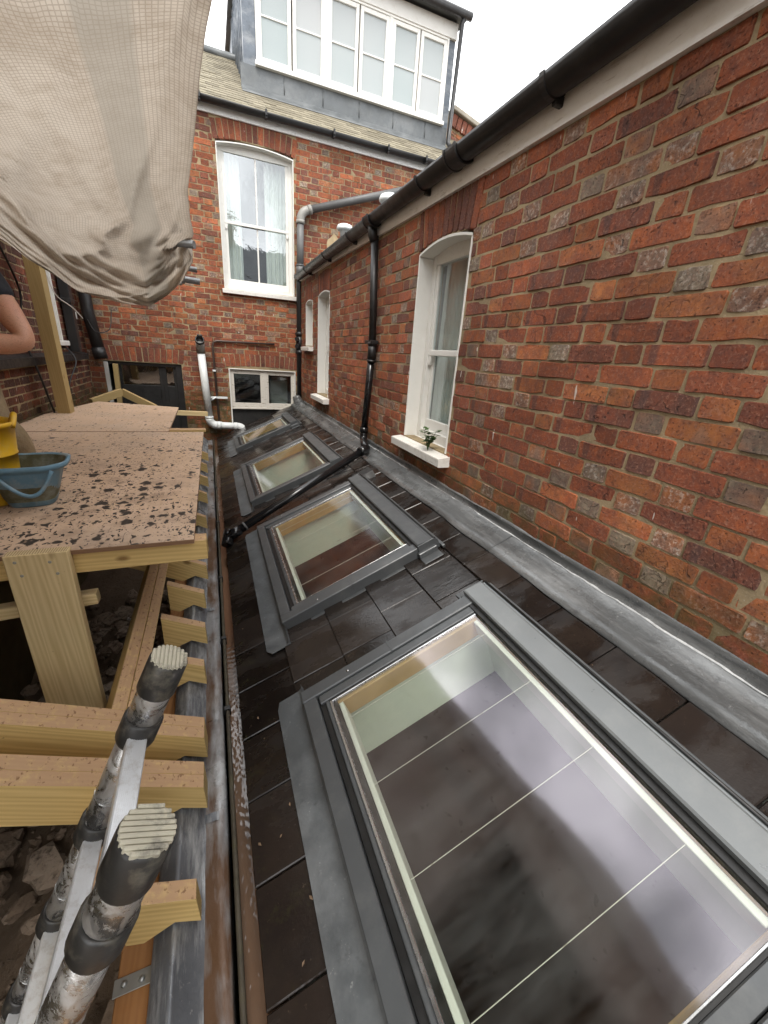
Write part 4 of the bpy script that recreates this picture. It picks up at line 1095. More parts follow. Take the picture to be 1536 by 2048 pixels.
# two vent tiles near the downpipe
part('vent_tile', MB().prism([(-.09, 0), (-.05, .045), (.05, .045), (.09, 0)], 0, .16, 'y', T(3.06, .24, .012)), 'dark_panel', lt)

# ------------------------------------------------------------------ skylights
def skylight(i, y0, y1, lab, hood='alloy'):
    Wd = y1-y0
    t_ = thing('skylight', lab, 'skylight', M=RM @ T((y0+y1)/2, .8, 0), group='roof windows in the lean-to roof')
    O = T(-Wd/2, -.8, 0)
    def pt(name, mb, mat, label=None): return part(name, mb, mat, t_, O, label)
    f = MB()
    for a, b in ((0, .058), (Wd-.058, Wd)): f.box(a, b, .43, 1.268, -.01, .072, .004)
    f.box(.058, Wd-.058, 1.212, 1.268, -.01, .070, .004)
    fo = pt('outer_frame', f, 'alloy')
    # seam caps on the side covers
    for a in (-.0015, Wd-.0585): part('seam', MB().box(a, a+.06, .86, .868, .03, .0735, .001), 'alloy', fo)
    for a in (.03, Wd-.03): part('screw', MB().lathe([(.006, 0), (.005, .002), (0, .0025)], 10, T(a, 1.06, .072)), 'steel', fo)
    s = MB()
    for a, b in ((.060, .098), (Wd-.098, Wd-.060)): s.box(a, b, .45, 1.205, .005, .062, .003)
    s.box(.098, Wd-.098, 1.172, 1.186, .005, .060, .003)
    pt('sash', s, 'alloy')
    g_ = MB()
    g_.box(.06, Wd-.06, 1.187, 1.209, .0, .050, .001)
    for a, b in ((.098, .106), (Wd-.106, Wd-.098)): g_.box(a, b, .47, 1.172, .02, .058, .001)
    g_.box(.05, Wd-.05, .455, .485, .0, .066, .003)
    pt('seal', g_, 'rubber')
    pt('glazing_bar', MB().box(.106, Wd-.106, 1.160, 1.171, .02, .058, .002).box(.106, .111, .485, 1.16, .03, .0575, .001).box(Wd-.111, Wd-.106, .485, 1.16, .03, .0575, .001), 'steel')
    h = MB()
    h.prism([(.335, .012), (.337, .062), (.347, .074), (.362, .074), (.366, .081), (.372, .086), (.455, .094), (.462, .090), (.462, .066), (.455, .01)], -.004, Wd+.004, 'x')
    ho = pt('top_hood', h, hood)
    part('ridge_bead', MB().tube([(0, .351, .078), (Wd, .351, .078)], .005, 8), 'rubber', ho)
    for q_ in (-.010, Wd+.0045): part('side_cap', MB().box(q_, q_+.0055, .36, .462, .0, .088, .001), 'alloy', ho)
    # flashing: head trays, side channels and the apron below
    fl_ = MB()
    for sgn, a in ((-1, 0), (1, Wd)):
        x0, x1 = (a-.085, a-.006) if sgn < 0 else (a+.006, a+.085)
        fl_.box(x0, x1, .36, .475, .012, .0175, .001)
        xs = (a-.03, a-.006) if sgn < 0 else (a+.006, a+.03)
        fl_.box(xs[0], xs[1], .36, .475, .015, .05, .004)
        q0, q1 = (a-.022, a-.001) if sgn < 0 else (a+.001, a+.022)
        fl_.box(q0, q1, .475, 1.27, .006, .011, .001)
    fl_.box(-.03, Wd+.03, .315, .333, .012, .030, .002)
    pt('side_flashing', fl_, 'alloy')
    ap = MB()
    prof = [(1.262, .050), (1.270, .030), (1.285, .021), (1.385, .0195), (1.386, .017), (1.285, .017), (1.262, .02)]
    n = 40; vs = []
    x0, x1 = -.115, Wd+.06
    for q in range(n+1):
        u = x0+(x1-x0)*q/n; e = max(0, .025-(u-x0), .012-(x1-u))
        for (v, hh) in prof: vs.append((u, v-(e if v > 1.35 else 0), hh+(.0015*nz(u*2+i, 2) if v > 1.3 else 0)))
    k = len(prof)
    ap.add(vs, [(q*k+j, (q+1)*k+j, (q+1)*k+(j+1) % k, q*k+(j+1) % k) for q in range(n) for j in range(k)]+[tuple(range(k))[::-1], tuple(n*k+j for j in range(k))], None, False)
    pt('apron', ap, 'lead_apron')
    pt('pane', MB().box(.104, Wd-.104, .478, 1.168, .046, .052, 0), 'glass')
    c = MB(); n = max(2, round((Wd-.2)/.245))
    for q in range(1, n+1):
        u = .11+(Wd-.22)*(q-.35)/n
        pt('cord', MB().box(u-.0008, u+.0008, .50, 1.15, .034, .0355, 0), 'white_flake')
    w_ = MB()
    for a, b in ((.088, .122), (Wd-.122, Wd-.088)): w_.box(a, b, .47, 1.17, -.05, .040, .003)
    w_.box(.122, Wd-.122, .462, .49, -.05, .041, .003)
    pt('pine_liner', w_, 'pine')
    pt('gasket', MB().box(.10, Wd-.10, 1.142, 1.172, -.05, .0415, .003), 'rubber')
    l_ = MB()
    for a, b in ((.075, .092), (Wd-.092, Wd-.075)): l_.box(a, b, .45, 1.18, -.36, -.048, 0)
    l_.box(.092, Wd-.092, .45, .468, -.36, -.049, 0); l_.box(.092, Wd-.092, 1.166, 1.18, -.36, -.049, 0)
    pt('reveal_lining', l_, 'lining')
    pt('white_edge', MB().box(.124, Wd-.124, 1.124, 1.1415, -.05, .0412, .002), 'white_clean')
    pt('white_head', MB().box(.124, Wd-.124, .491, .510, -.03, .0405, .002), 'white_clean')
skylight(0, *SKY[0], 'largest roof window in the foreground with pale grey top hood', 'alloy_light')
skylight(1, *SKY[1], 'second roof window from the camera, just in front of the black roof pipe', 'alloy')
skylight(2, *SKY[2], 'third roof window, just behind the black pipe crossing the tiles', 'alloy')
skylight(3, *SKY[3], 'narrowest and furthest roof window below the small casement window', 'alloy')

# kitchen seen through the glass
iw = MB(); iw.box(.08, .12, -2.2, 7.2, -3.52, -1.60, 0).box(.12, 4.6, -2.24, -2.2, -3.52, -.6, 0).box(4.6, 4.64, -2.2, 7.2, -3.52, -.6, 0).box(.12, 1.40, 7.16, 7.2, -3.52, -1.62, 0).box(1.43, 4.6, -2.2, 7.2, -1.12, -1.08, 0)
o = part('interior_walls', iw, 'lining'); o['kind'] = 'structure'
ct = thing('kitchen_counter', 'white veined marble worktop seen below through the roof windows', 'worktop', (.45, 2.9, -3.52))
part('worktop', MB().box(-.33, .35, -1.25, 1.6, .88, .92, .004), 'marble', ct)
part('cupboard', MB().box(-.33, .30, -1.2, 1.55, 0, .88, .004), 'white', ct)

# ------------------------------------------------------------------ eaves gutter and the lead covered wall between the roofs
eg = thing('eaves_gutter', 'narrow rain gutter full of brown water along the tile edge', 'gutter', (0, 3, -1.56))
part('trough', MB().prism([(-.048, .078), (-.050, .02), (-.03, -.02), (.06, -.02), (.085, .03), (.085, .075), (.079, .075), (.079, .032), (.057, -.013), (-.027, -.013), (-.042, .022), (-.036, .078)], -3.9, 4.3), 'black', eg)
part('rim', MB().tube([(-.043, y, .078+.004*nz(y+3, 1)) for y in np.linspace(-3.9, 4.3, 60)], .008, 8), basic('mossy gutter rim', (.055, .045, .03), .7, 0, .3, 18, dirt=.5, dirtcol=(.09, .085, .03), ds=20), eg)
o = part('water', MB().box(-.041, .079, -3.89, 4.29, .015, .052, 0), water_mat(), eg)
for y in (-1.55, -1.06, -.4, .6, 1.6): part('clip', MB().box(-.058, -.03, y-.01, y+.01, .05, .094, .003), 'rubber', eg)

cw_ = thing('capped_wall', 'low wall between the roofs covered by a ridged stained lead capping', 'wall', (-.16, 3, -1.8))
def lj(a, j): return (.004*nz(a+j*.3, j), .005*nz(a*1.2, j+3))
part('lead_strip', MB().strip([(.098, .14), (.098, .298), (.094, .306), (.06, .303), (.028, .300)], -3.9, 4.3, 200, None, lj), 'lead_strip', cw_)
part('lead_capping', MB().strip([(.030, .302), (.018, .305), (-.032, .357), (-.040, .364), (-.048, .357), (-.092, .318), (-.098, .30), (-.098, .25)], -3.9, 4.3, 200, None, lj), 'lead_cap', cw_)
part('core', MB().box(-.095, .09, -3.9, 4.3, -2.0, .24, 0), 'mortar', cw_)
for y in (-2.0, -.75, .9, 2.3): part('lead_lap', MB().strip([(.097, .30), (.06, .3065), (.028, .304)], y, y+.03, 2, None, None), 'lead_cap', cw_)
ob = thing('wall_plate', 'orange brown damp timber plate beside the lead capping with a metal strap', 'timber', (-.30, 3, -1.53))
Mb, Lb = along((0, -3.9, 0), (0, 4.2, 0))
part('plank', MB().box(0, Lb, -.042, .038, -.10, .0, .003), 'wood_orange', ob, Mb)
part('strap', MB().box(-.043, .045, -2.33, -2.295, .002, .005, .001).lathe([(.008, 0), (.006, .004), (0, .005)], 8, T(-.02, -2.31, .005)).lathe([(.008, 0), (.006, .004), (0, .005)], 8, T(.02, -2.315, .005)), 'galv', ob)

# ------------------------------------------------------------------ roof frame of new timber
tg = math.tan(rad(26.3))
rf = thing('roof_frame', 'new yellow timber rafters and trimmers resting on the lead capping', 'timber frame', (-.7, 2, -1.3))
def rafter(y0, y1, xl, xr=-.125, ztop=-1.36, dep=.165, lines=False):
    zt_ = lambda x: ztop+(xr-x)*tg
    prof = [(xr, ztop), (xr+.004, -1.463), (-.196, -1.424), (-.272, max(zt_(-.272)-dep, -1.462)), (xl, zt_(xl)-dep), (xl, zt_(xl))]
    n = max(1, round((y1-y0)/.047)); w = (y1-y0)/n
    for k in range(n):
        a, b = y0+k*w, y0+(k+1)*w-(.0015 if k < n-1 else 0)
        # local x runs along the rafter
        Mx, L_ = along((xl, (a+b)/2, zt_(xl)), (xr, (a+b)/2, ztop))
        inv = Mx.inverted()
        pr = [inv @ Vector((p[0], (a+b)/2, p[1])) for p in prof]
        mb = MB(); hw = (b-a)/2
        mb.prism([(p.x, p.z) for p in pr][::-1], -hw, hw)
        Mloc = T(.7, -2, 1.3) @ Mx
        part('rafter', mb, 'wood', rf, Mloc)
rafter(1.03, 1.125, -1.62); rafter(1.225, 1.32, -1.62)
for y in (1.635, 1.925, 2.255): rafter(y-.023, y+.024, -.318, -.125-R.uniform(0, .015))
rafter(.725, .772, -.31, -.14)
rafter(2.575, 2.622, -1.3)
for y in (3.02, 3.46, 4.08, 4.62, 5.18, 5.75): rafter(y-.023, y+.024, -.9, -.12-R.uniform(0, .02))
rafter(.30, .347, -.31, -.14)
def trimmer(y0, y1, x0=-.415, n=2):
    for k in range(n):
        xc = x0+.0235+k*.0485*math.cos(rad(26.3)); zc = -1.36+(-.125-xc)*tg
        Mx, L_ = along((xc, y0, zc), (xc, y1, zc))
        Mx = Mx @ Matrix.Rotation(rad(26.3), 4, 'X')
        part('trimmer', MB().box(0, L_, -.0232, .0232, -.15, 0, .002), 'wood', rf, T(.7, -2, 1.3) @ Mx)
trimmer(1.322, 2.573); trimmer(-.4, 1.028, -.385, 1)

# platform: beam, post, sheets
def timber(name, label, a, b, w, d, mat='wood_clean', cat='timber', upv=(0, 0, 1), group=None):
    M, L_ = along(a, b, upv)
    o = part(name, MB().box(0, L_, -w/2, w/2, -d/2, d/2, .003), mat); o.matrix_world = M
    return tag(o, label, cat, group)
timber('support_beam', 'horizontal timber beam carrying the front edge of the splattered plywood', (-1.62, 1.742, -.826), (-.072, 1.742, -.822), .072, .092, 'wood')
timber('post', 'wide vertical timber post fixed to the front of the plywood platform beam', (-.637, 1.678, -2.75), (-.637, 1.678, -.748), .19, .046, 'wood_clean', 'post', (0, 1, 0))
scw = [(-.70, -.775), (-.60, -.785), (-.69, -.83), (-.585, -.835)]
po_ = [o for o in COL.objects if o.name == 'post'][0]; bpy.context.view_layer.update()
for sx_, sz_ in scw:
    q_ = part('screw', MB().lathe([(.006, -.002), (.0055, .0008), (.0025, .0006), (.0, -.0006)], 10), 'galv', po_); q_.matrix_local = po_.matrix_world.inverted() @ T(sx_, 1.655, sz_) @ Matrix.Rotation(rad(90), 4, 'X')
timber('peg', 'short pointed timber batten passing behind the wide post', (-.86, 1.74, -1.02), (-.50, 1.74, -1.0), .05, .05, 'wood_clean')
def sheet(name, label, poly, z, th=.018):
    c = Vector((sum(p[0] for p in poly)/len(poly), sum(p[1] for p in poly)/len(poly), z))
    m = MB(); m.prism([(p[0]-c.x, p[1]-c.y) for p in poly], -th/2, th/2, 'z')
    o = part(name, m, 'ply'); o.location = c
    return tag(o, label, 'plywood')
sheet('plywood_sheet', 'pinkish plywood sheet splattered with black mud under the buckets', [(-1.6, 1.69), (-.118, 1.685), (-.106, 4.08), (-1.58, 4.08)], -.769)
sheet('plywood_sheet', 'cleaner dusty plywood sheet at the back of the platform by the door', [(-1.575, 4.084), (-.394, 4.084), (-.405, 5.70), (-1.33, 6.10), (-1.56, 5.0)], -.766)
timber('platform_batten', 'thin batten along the back edge of the splattered sheet', (-.50, 4.22, -.772), (-.09, 4.24, -.772), .10, .022, 'wood')
timber('platform_joist', 'timber joist hidden under the middle of the plywood', (-1.6, 4.1, -.83), (-.12, 4.1, -.83), .06, .10, 'wood')
timber('spreader_batten', 'pale batten bridging from the platform to the white pipe', (-.62, 6.95, -1.0), (-.10, 7.05, -1.03), .05, .07, 'wood_clean')
timber('tall_post', 'tall timber post standing at the left wall under the sheeting', (-1.415, 5.15, -.86), (-1.415, 5.1, 1.2), .11, .15, 'wood_shaded', 'post', (0, 1, 0))
timber('wall_batten', 'short horizontal batten at the foot of the tall post', (-1.62, 5.55, -.80), (-1.25, 5.6, -.80), .05, .07, 'wood_shaded')
timber('knee_brace', 'angled timber offcut between the back of the platform and the door', (-1.50, 6.55, -.83), (-1.2, 6.9, -.72), .05, .10, 'wood_shaded')
timber('knee_brace', 'second angled offcut sloping down towards the back door', (-1.2, 6.92, -.72), (-.78, 6.75, -.92), .05, .10, 'wood_shaded')
timber('door_prop', 'timber prop leaning in the back doorway', (-1.35, 7.28, -2.4), (-1.29, 7.28, -.36), .06, .08, 'wood_shaded', 'post', (0, 1, 0))

# ------------------------------------------------------------------ buckets
def bucket():
    b = thing('bucket', 'scuffed blue rectangular builders bucket with a handle on the plywood', 'bucket', (-.828, 2.30, -.76))
    b.rotation_euler = (0, 0, rad(8)); b.scale = (.93, .93, .98)
    n = 48
    def ring(sx_, sy_, z, sp=0, pw=.55, cx=0):
        out = []
        for i in range(n):
            a = 2*math.pi*i/n; c, s_ = math.cos(a), math.sin(a)
            x = math.copysign(abs(c)**pw, c)*sx_+cx; y = math.copysign(abs(s_)**pw, s_)*sy_*1.25
            if sp and c > .75: x += sp*(c-.75)*4
            out.append((x, y, z+(sp*.25*(max(0, c-.6)))))
        return out
    rings = [ring(.086, .076, .0), ring(.093, .083, .006), ring(.135, .118, .165, .01), ring(.14, .122, .18, .02), ring(.149, .131, .183, .025), ring(.150, .132, .205, .03), ring(.141, .123, .206, .025), ring(.137, .119, .198, .022)]
    m = MB(); vs = [p for r_ in rings for p in r_]
    m.add(vs, [(i*n+j, i*n+(j+1) % n, (i+1)*n+(j+1) % n, (i+1)*n+j) for i in range(len(rings)-1) for j in range(n)]+[tuple(range(n))[::-1]], None, True)
    part('body', m, 'bucket', b)
    r2 = [ring(.1365, .1185, .199, .021), ring(.126, .110, .14, .008), ring(.108, .096, .05), ring(.10, .09, .03)]
    m = MB(); vs = [p for r_ in r2 for p in r_]
    m.add(vs, [(i*n+j, (i+1)*n+j, (i+1)*n+(j+1) % n, i*n+(j+1) % n) for i in range(3) for j in range(n)]+[tuple(3*n+j for j in range(n))], None, True)
    part('lining', m, 'bucket_in', b)
    pts = []
    for i in range(25):
        u = i/24; a = math.pi*u
        pts.append((-.10+.22*u+.02*math.sin(a), -.160-.03*math.sin(a), .185-.105*math.sin(a)))
    part('handle', MB().tube(pts, .009, 10), 'bucket', b)
bucket()
yb = thing('yellow_tub', 'tall scuffed yellow tub at the left edge beside the blue bucket', 'tub', (-1.005, 2.33, -.76))
m = MB(); m.lathe([(.12, 0), (.13, .01), (.14, .10), (.143, .10), (.143, .105), (.141, .107), (.150, .2), (.153, .2), (.153, .206), (.151, .208), (.163, .315), (.170, .315), (.172, .33), (.163, .334), (.155, .31), (.14, .1), (.12, .03), (0, .03)], 40, Matrix.Diagonal((.93, .93, 1.12, 1)))
part('body', m, 'yellow', yb)
for a in (20, 200):
    p = [(.157*math.cos(rad(a+d)), .157*math.sin(rad(a+d)), .352+.045*math.sin(math.pi*(d+26)/52)) for d in range(-26, 27, 4)]
    part('handle', MB().tube(p, .012, 8), 'yellow', yb)

# ------------------------------------------------------------------ ladder
ld = thing('telescopic_ladder', 'muddy telescopic ladder with two ribbed rubber feet pointing up in the foreground', 'ladder', (-.13, .61, -.63))
ld0 = Vector((-.13, .61, -.63)); dirL = Vector((-.432, 0, -.948)).normalized()
Vn = dirL.cross(Vector((0, 1, 0))).normalized()
YS = (.785, .433)
for y in YS:
    o0 = Vector((-.13, y, -.63))-ld0
    sections = [(0.02, .165, .0350)]+[(.165+.293*k, .165+.293*(k+1), .0325-.0016*k) for k in range(6)]
    stile = part('stile', MB().tube([o0+dirL*.01, o0+dirL*.165], .0345, 24), 'alu', ld)
    for a, b, r_ in sections[1:]:
        part('tube_section', MB().tube([o0+dirL*(a-.02), o0+dirL*b], r_, 22), 'alu', stile)
        part('collar', MB().tube([o0+dirL*(a-.022), o0+dirL*(a-.018), o0+dirL*(a+.035), o0+dirL*(a+.042)], [r_+.004, r_+.0075, r_+.0075, r_+.005], 24), 'collar', stile)
        part('shine_ring', MB().tube([o0+dirL*(a+.2), o0+dirL*(a+.203)], r_+.0006, 22), 'steel', stile)
    # ribbed foot: sleeve plus ridges on a slanted end
    fo = MB(); fo.tube([o0+dirL*.075, o0+dirL*.07, o0-dirL*.004, o0-dirL*.010], [.0365, .0385, .0385, .035], 28)
    foot = part('foot_sleeve', fo, 'collar', stile)
    rb = MB()
    ax = Vector((0, 1, 0)); bx = Vn
    tread_dir, run_dir = (ax, bx) if y > .6 else (bx, ax)
    for k in range(-4, 5):
        c = k*.0078; hl = math.sqrt(max(1e-6, .036**2-c*c))
        ctr = o0-dirL*.012+run_dir*c
        X = tread_dir; Yv = run_dir; Z = -dirL
        M = frame(ctr, X, Yv, Z)
        rb.box(-hl, hl, -.0031, .0031, -.006, .0025, .0012, M)
    rb.tube([o0-dirL*.004, o0-dirL*.011], .0355, 28)
    part('ribbed_foot', rb, 'foot', stile)
for k in range(6):
    a = .165+.293*k+.02
    ctr = Vector((0, 0, 0))+(Vector((-.13, .609, -.63))-ld0)+dirL*a
    half = (YS[0]-YS[1])/2-.026
    M = frame(ctr, (0, 1, 0), Vn, Vector((0, 1, 0)).cross(Vn))
    rg_ = MB(); rg_.box(-half, half, -.019, .019, -.014, .014, .003, M)
    for q in range(-5, 6): rg_.box(-half+.001, half-.001, q*.0032-.0006, q*.0032+.0006, .0138, .0148, 0, M); rg_.box(-half+.001, half-.001, q*.0032-.0006, q*.0032+.0006, -.0148, -.0138, 0, M)
    part('rung', rg_, 'alu_rung', ld)

# ------------------------------------------------------------------ rubble in the dug out room
rub = thing('rubble_heap', 'heap of broken stones and earth on the floor below the new rafters', 'rubble', (-.9, 1.4, -2.7))
rs = random.Random(12); stones = []
for i in range(9):
    m = MB(); import bmesh
    bm = bmesh.new(); bmesh.ops.create_icosphere(bm, subdivisions=2, radius=1)
    for v in bm.verts:
        p = v.co; kx = (round(p.x*1.6)/1.6*.55+p.x*.45, round(p.y*1.3)/1.3*.5+p.y*.5, round(p.z*1.2)/1.2*.5+p.z*.5)
        v.co = Vector(kx)*(1+.45*mnoise.noise((p.x*1.7+i*5, p.y*1.7, p.z*1.7))+.22*mnoise.noise((p.x*4+i*3, p.y*4, p.z*4)))
    me = bpy.data.meshes.new('stone'); bm.to_mesh(me); bm.free(); me.materials.append(MA['stone']); stones.append(me)
for i in range(298):
    x = rs.uniform(-1.55, -.32); y = rs.uniform(-.35, 4.6)
    sz = rs.choice((.018, .028, .036, .045, .055, .07))*rs.uniform(.8, 1.2)
    base = -2.78+.55*math.exp(-((x+.5)**2*2.2+(y-2.7)**2*.55))+.25*math.exp(-((x+.9)**2*2+(y-.5)**2*1.2))+rs.uniform(0, .10)
    M = T(x+.9, y-1.4, base+2.7) @ Matrix.Rotation(rs.uniform(0, 6.3), 4, 'Z') @ Matrix.Rotation(rs.uniform(-.7, .7), 4, 'X') @ Matrix.Diagonal((sz*rs.uniform(.9, 1.5), sz, sz*rs.uniform(.4, .8), 1))
    link('stone', rs.choice(stones), rub, M)
ch_ = MB()
for i in range(1500):
    x = rs.uniform(-1.6, -.3); y = rs.uniform(-.4, 4.6); q = rs.uniform(.006, .022)
    z = -2.80+.52*math.exp(-((x+.5)**2*2.2+(y-2.7)**2*.55))+.16*mnoise.noise((x*1.7, y*1.7, 0))+.06*mnoise.noise((x*6, y*6, 2))+2.7+q*.4
    c_ = Vector((x+.9, y-1.4, z)); rr_ = Matrix.Rotation(rs.uniform(0, 6), 3, (rs.random(), rs.random(), rs.random()+.1))
    ch_.add([c_+rr_ @ Vector(v)*q for v in ((1.3, 0, 0), (-1.2, .3, 0), (0, 1, .1), (.2, -.9, 0), (0, .1, .7), (.1, 0, -.6))], [(0, 2, 4), (2, 1, 4), (1, 3, 4), (3, 0, 4), (2, 0, 5), (1, 2, 5), (3, 1, 5), (0, 3, 5)])
o = part('chippings', ch_, 'stone', rub); o['kind'] = 'stuff'
fm = MB()
for i in range(60):
    cxy = rs.choice(((-.5, 2.3), (-.55, 2.7), (-.75, .55), (-1.1, .3), (-.62, 3.1), (-.95, 2.6), (-.55, .2)))
    px_, py_ = cxy[0]+rs.gauss(0, .05)+.9, cxy[1]+rs.gauss(0, .07)-1.4; pz = .05+.50*math.exp(-((cxy[0]+.5)**2*2.2+(cxy[1]-2.7)**2*.55))+rs.uniform(0, .16)
    b = [(px_+rs.uniform(-.035, .035), py_+rs.uniform(-.035, .035), pz+rs.uniform(-.03, .03)) for _ in range(6)]
    fm.add(b, [(0, 1, 2), (2, 1, 3), (3, 4, 2), (4, 5, 3)])
o = part('foil_scraps', fm, 'foil', rub); o['kind'] = 'stuff'

# ------------------------------------------------------------------ scaffold sheeting overhead
def tarp():
    S = [1.75, 1.2, .9, .70, .54, .44, .38, .32, .27, .23, .19, .15, .115, .085, .06]
    YS_ = {1.75: .48, 1.2: .75, .9: 1.05, .70: 1.33, .54: 1.62, .44: 1.95, .38: 2.22, .32: 2.55, .27: 2.85, .23: 3.08, .19: 3.32, .15: 3.50, .115: 3.66, .085: 3.76, .06: 3.82}
    es = [.06, .153, .165, .175, .196, .228, .267, .322, .382, .44, .502, .543, .7, .9, 1.2, 1.75]
    ee = [-.017, -.017, -.028, -.026, -.011, -.015, -.015, -.002, .010, .021, .036, .049, .09, .14, .2, .3]
    bx = [-.60, -.42, -.317, -.296, -.270, -.238, -.193, -.161, -.111, -.073, -.039, -.017]
    bs = [.30, .20, .141, .115, .099, .075, .067, .062, .062, .085, .115, .150]
    nu, nv = 80, 120
    sk = np.array(S[::-1]); yk = np.array([YS_[s] for s in sk])
    vs = []; grid = []
    for j in range(nv+1):
        for i in range(nu+1):
            u = i/nu
            X = -.45+(.433)*u
            smin = float(np.interp(X, bx, bs))
            t_ = j/nv
            s = smin*(1.75/smin)**((1-t_)**1.15)
            e = float(np.interp(s, es, ee)) if s > smin else -.017
            w_ = np.interp(s, [smin, smin+.03], [0, 1]); e = -.017*(1-w_)+e*w_
            y = float(np.interp(s, sk, yk))
            xl_ = -1.56/y
            xr_ = xl_+(e-xl_)*u
            # belly: the middle bows nearer than the sides
            y *= 1-.10*math.sin(math.pi*min(1, u*1.05))*math.sin(math.pi*min(1, t_))
            fold = .035*mnoise.noise((u*5+t_*3, t_*2.5, 0))+.02*mnoise.noise((u*14-t_*6, t_*4, 3))
            lowf = max(0, t_-.60)/.40
            fold += lowf*(.035*mnoise.noise((u*3+8, t_*26-u*9, 1))+.022*math.sin(t_*46+u*13+3*mnoise.noise((u*4, t_*3, 5)))*max(0, u-.3))
            fold += .05*mnoise.noise((u*2.2+t_*5, t_*1.2-u*2, 7))
            an_ = math.atan2((t_-.80)*1.6, u-.97); ds_ = math.hypot((t_-.80)*1.6, u-.97)
            fold += .011*math.sin(an_*17+2*mnoise.noise((u*5, t_*5, 2)))*math.exp(-ds_*4.0)*min(1, ds_*8)
            rdg = 1-abs(mnoise.noise((u*3.3+t_*4.2, t_*3-u*1.5, 9))*2.2); fold += .020*max(0, rdg)**5
            y *= 1+fold*(1-.6*(u > .97))*min(1, t_*4+.2)
            vs.append((xr_*y, y, s*y))
            grid.append((u*y*0+u*95, 0, 1. if .78 < u < .88 else 0.))
    # arc length rows for the reinforcing grid
    V = np.array(vs).reshape(nv+1, nu+1, 3)
    dv = np.cumsum(np.concatenate([np.zeros((1, nu+1)), np.linalg.norm(np.diff(V, axis=0), axis=2)]), axis=0)
    du = np.cumsum(np.concatenate([np.zeros((nv+1, 1)), np.linalg.norm(np.diff(V, axis=1), axis=2)], axis=1), axis=1)
    G = np.array(grid).reshape(nv+1, nu+1, 3); mid = nu*6//10
    G[:, :, 1] = dv/.0165; G[:, :, 0] = (np.arange(nu+1)/nu*1.6)[None, :]/.0155
    # close behind: the sheeting turns up at the far side and over the right edge
    rows = []; grows = []
    for k, yy in enumerate((-.9, -.4, .1)):
        Rw = V[0].copy(); Rw[:, 1] = yy; Rw[:, 2] = .86+.05*np.sin(np.arange(nu+1)*.25+k); rows.append(Rw[None]); g_ = G[0].copy(); g_[:, 1] = (yy-.5)/.02; grows.append(g_[None])
    rows.append(V); grows.append(G)
    for k, (dy, dz) in enumerate(((.10, .04), (.35, .25), (.6, .7), (.6, 1.5))):
        Rw = V[-1].copy(); Rw[:, 1] += dy; Rw[:, 2] += dz; rows.append(Rw[None]); g_ = G[-1].copy(); g_[:, 1] += 3*(k+1); grows.append(g_[None])
    V = np.concatenate(rows); G = np.concatenate(grows)
    cols = []; gc = []
    for k, (dx_, dz) in enumerate(((-.015, .05), (-.05, .25), (-.06, .8))):
        c = V[:, -1].copy(); c[:, 0] += dx_; c[:, 2] += dz; cols.append(c[:, None]); g_ = G[:, -1].copy(); g_[:, 0] += 3*(k+1); gc.append(g_[:, None])
    V = np.concatenate([V]+cols, axis=1); G = np.concatenate([G]+gc, axis=1)
    a, b = V.shape[:2]; org = Vector((-.7, 2.2, 1.0))
    m = MB(); V2 = V-np.array(org)
    m.add([tuple(p) for p in V2.reshape(-1, 3)], [(i*b+j, i*b+j+1, (i+1)*b+j+1, (i+1)*b+j) for i in range(a-1) for j in range(b-1)], None, True)
    m.grid = G.reshape(-1, 3)
    o = part('scaffold_sheeting', m, 'tarp'); o.location = org
    return tag(o, 'dirty white reinforced sheeting sagging from the scaffold at top left', 'sheeting')
tarp()
def stube(label, a, b, r_=.024):
    a, b = Vector(a), Vector(b); t_ = thing('scaffold_tube', label, 'scaffold tube', a, None, 'scaffold tubes ends poking out of the sheeting')
    part('pipe', MB().tube([(0, 0, 0), b-a], r_, 14), 'steel_tube', t_)
    part('coupler', MB().tube([(b-a)*.62, (b-a)*.80], r_+.012, 12).box(-.03, .03, -.03, .03, -.03, .03, .006, T(*((b-a)*.71+Vector((0, -.02, -.02))))), 'steel_tube', t_)
stube('scaffold tube end poking out highest at the right edge of the sheeting', (-.62, 3.62, .63), (-.04, 3.34, .60))
stube('scaffold tube end in the middle at the lower right of the sheeting', (-.6, 4.0, .57), (-.045, 4.05, .553), .02)
stube('lowest scaffold tube end below the sheeting fold', (-.6, 4.1, .50), (-.03, 4.12, .478))

for i in range(6):  # added out of view to dim the sheeting mirrored in the skylight
    timber('added_shade_board', ('left wall', 'second', 'third', 'fourth', 'fifth', 'open edge')[i] and 'added unseen board darkening the skylight reflection, '+('nearest the left wall', 'second from the left wall', 'third from the left wall', 'third from the open edge', 'second from the open edge', 'nearest the open edge')[i], (-1.45+i*.235, -1.0, .99), (-1.45+i*.235, 1.25, 1.0), .225, .038, 'soffit', 'board', (0, 0, 1), 'added boards above the sheeting for darker reflections')

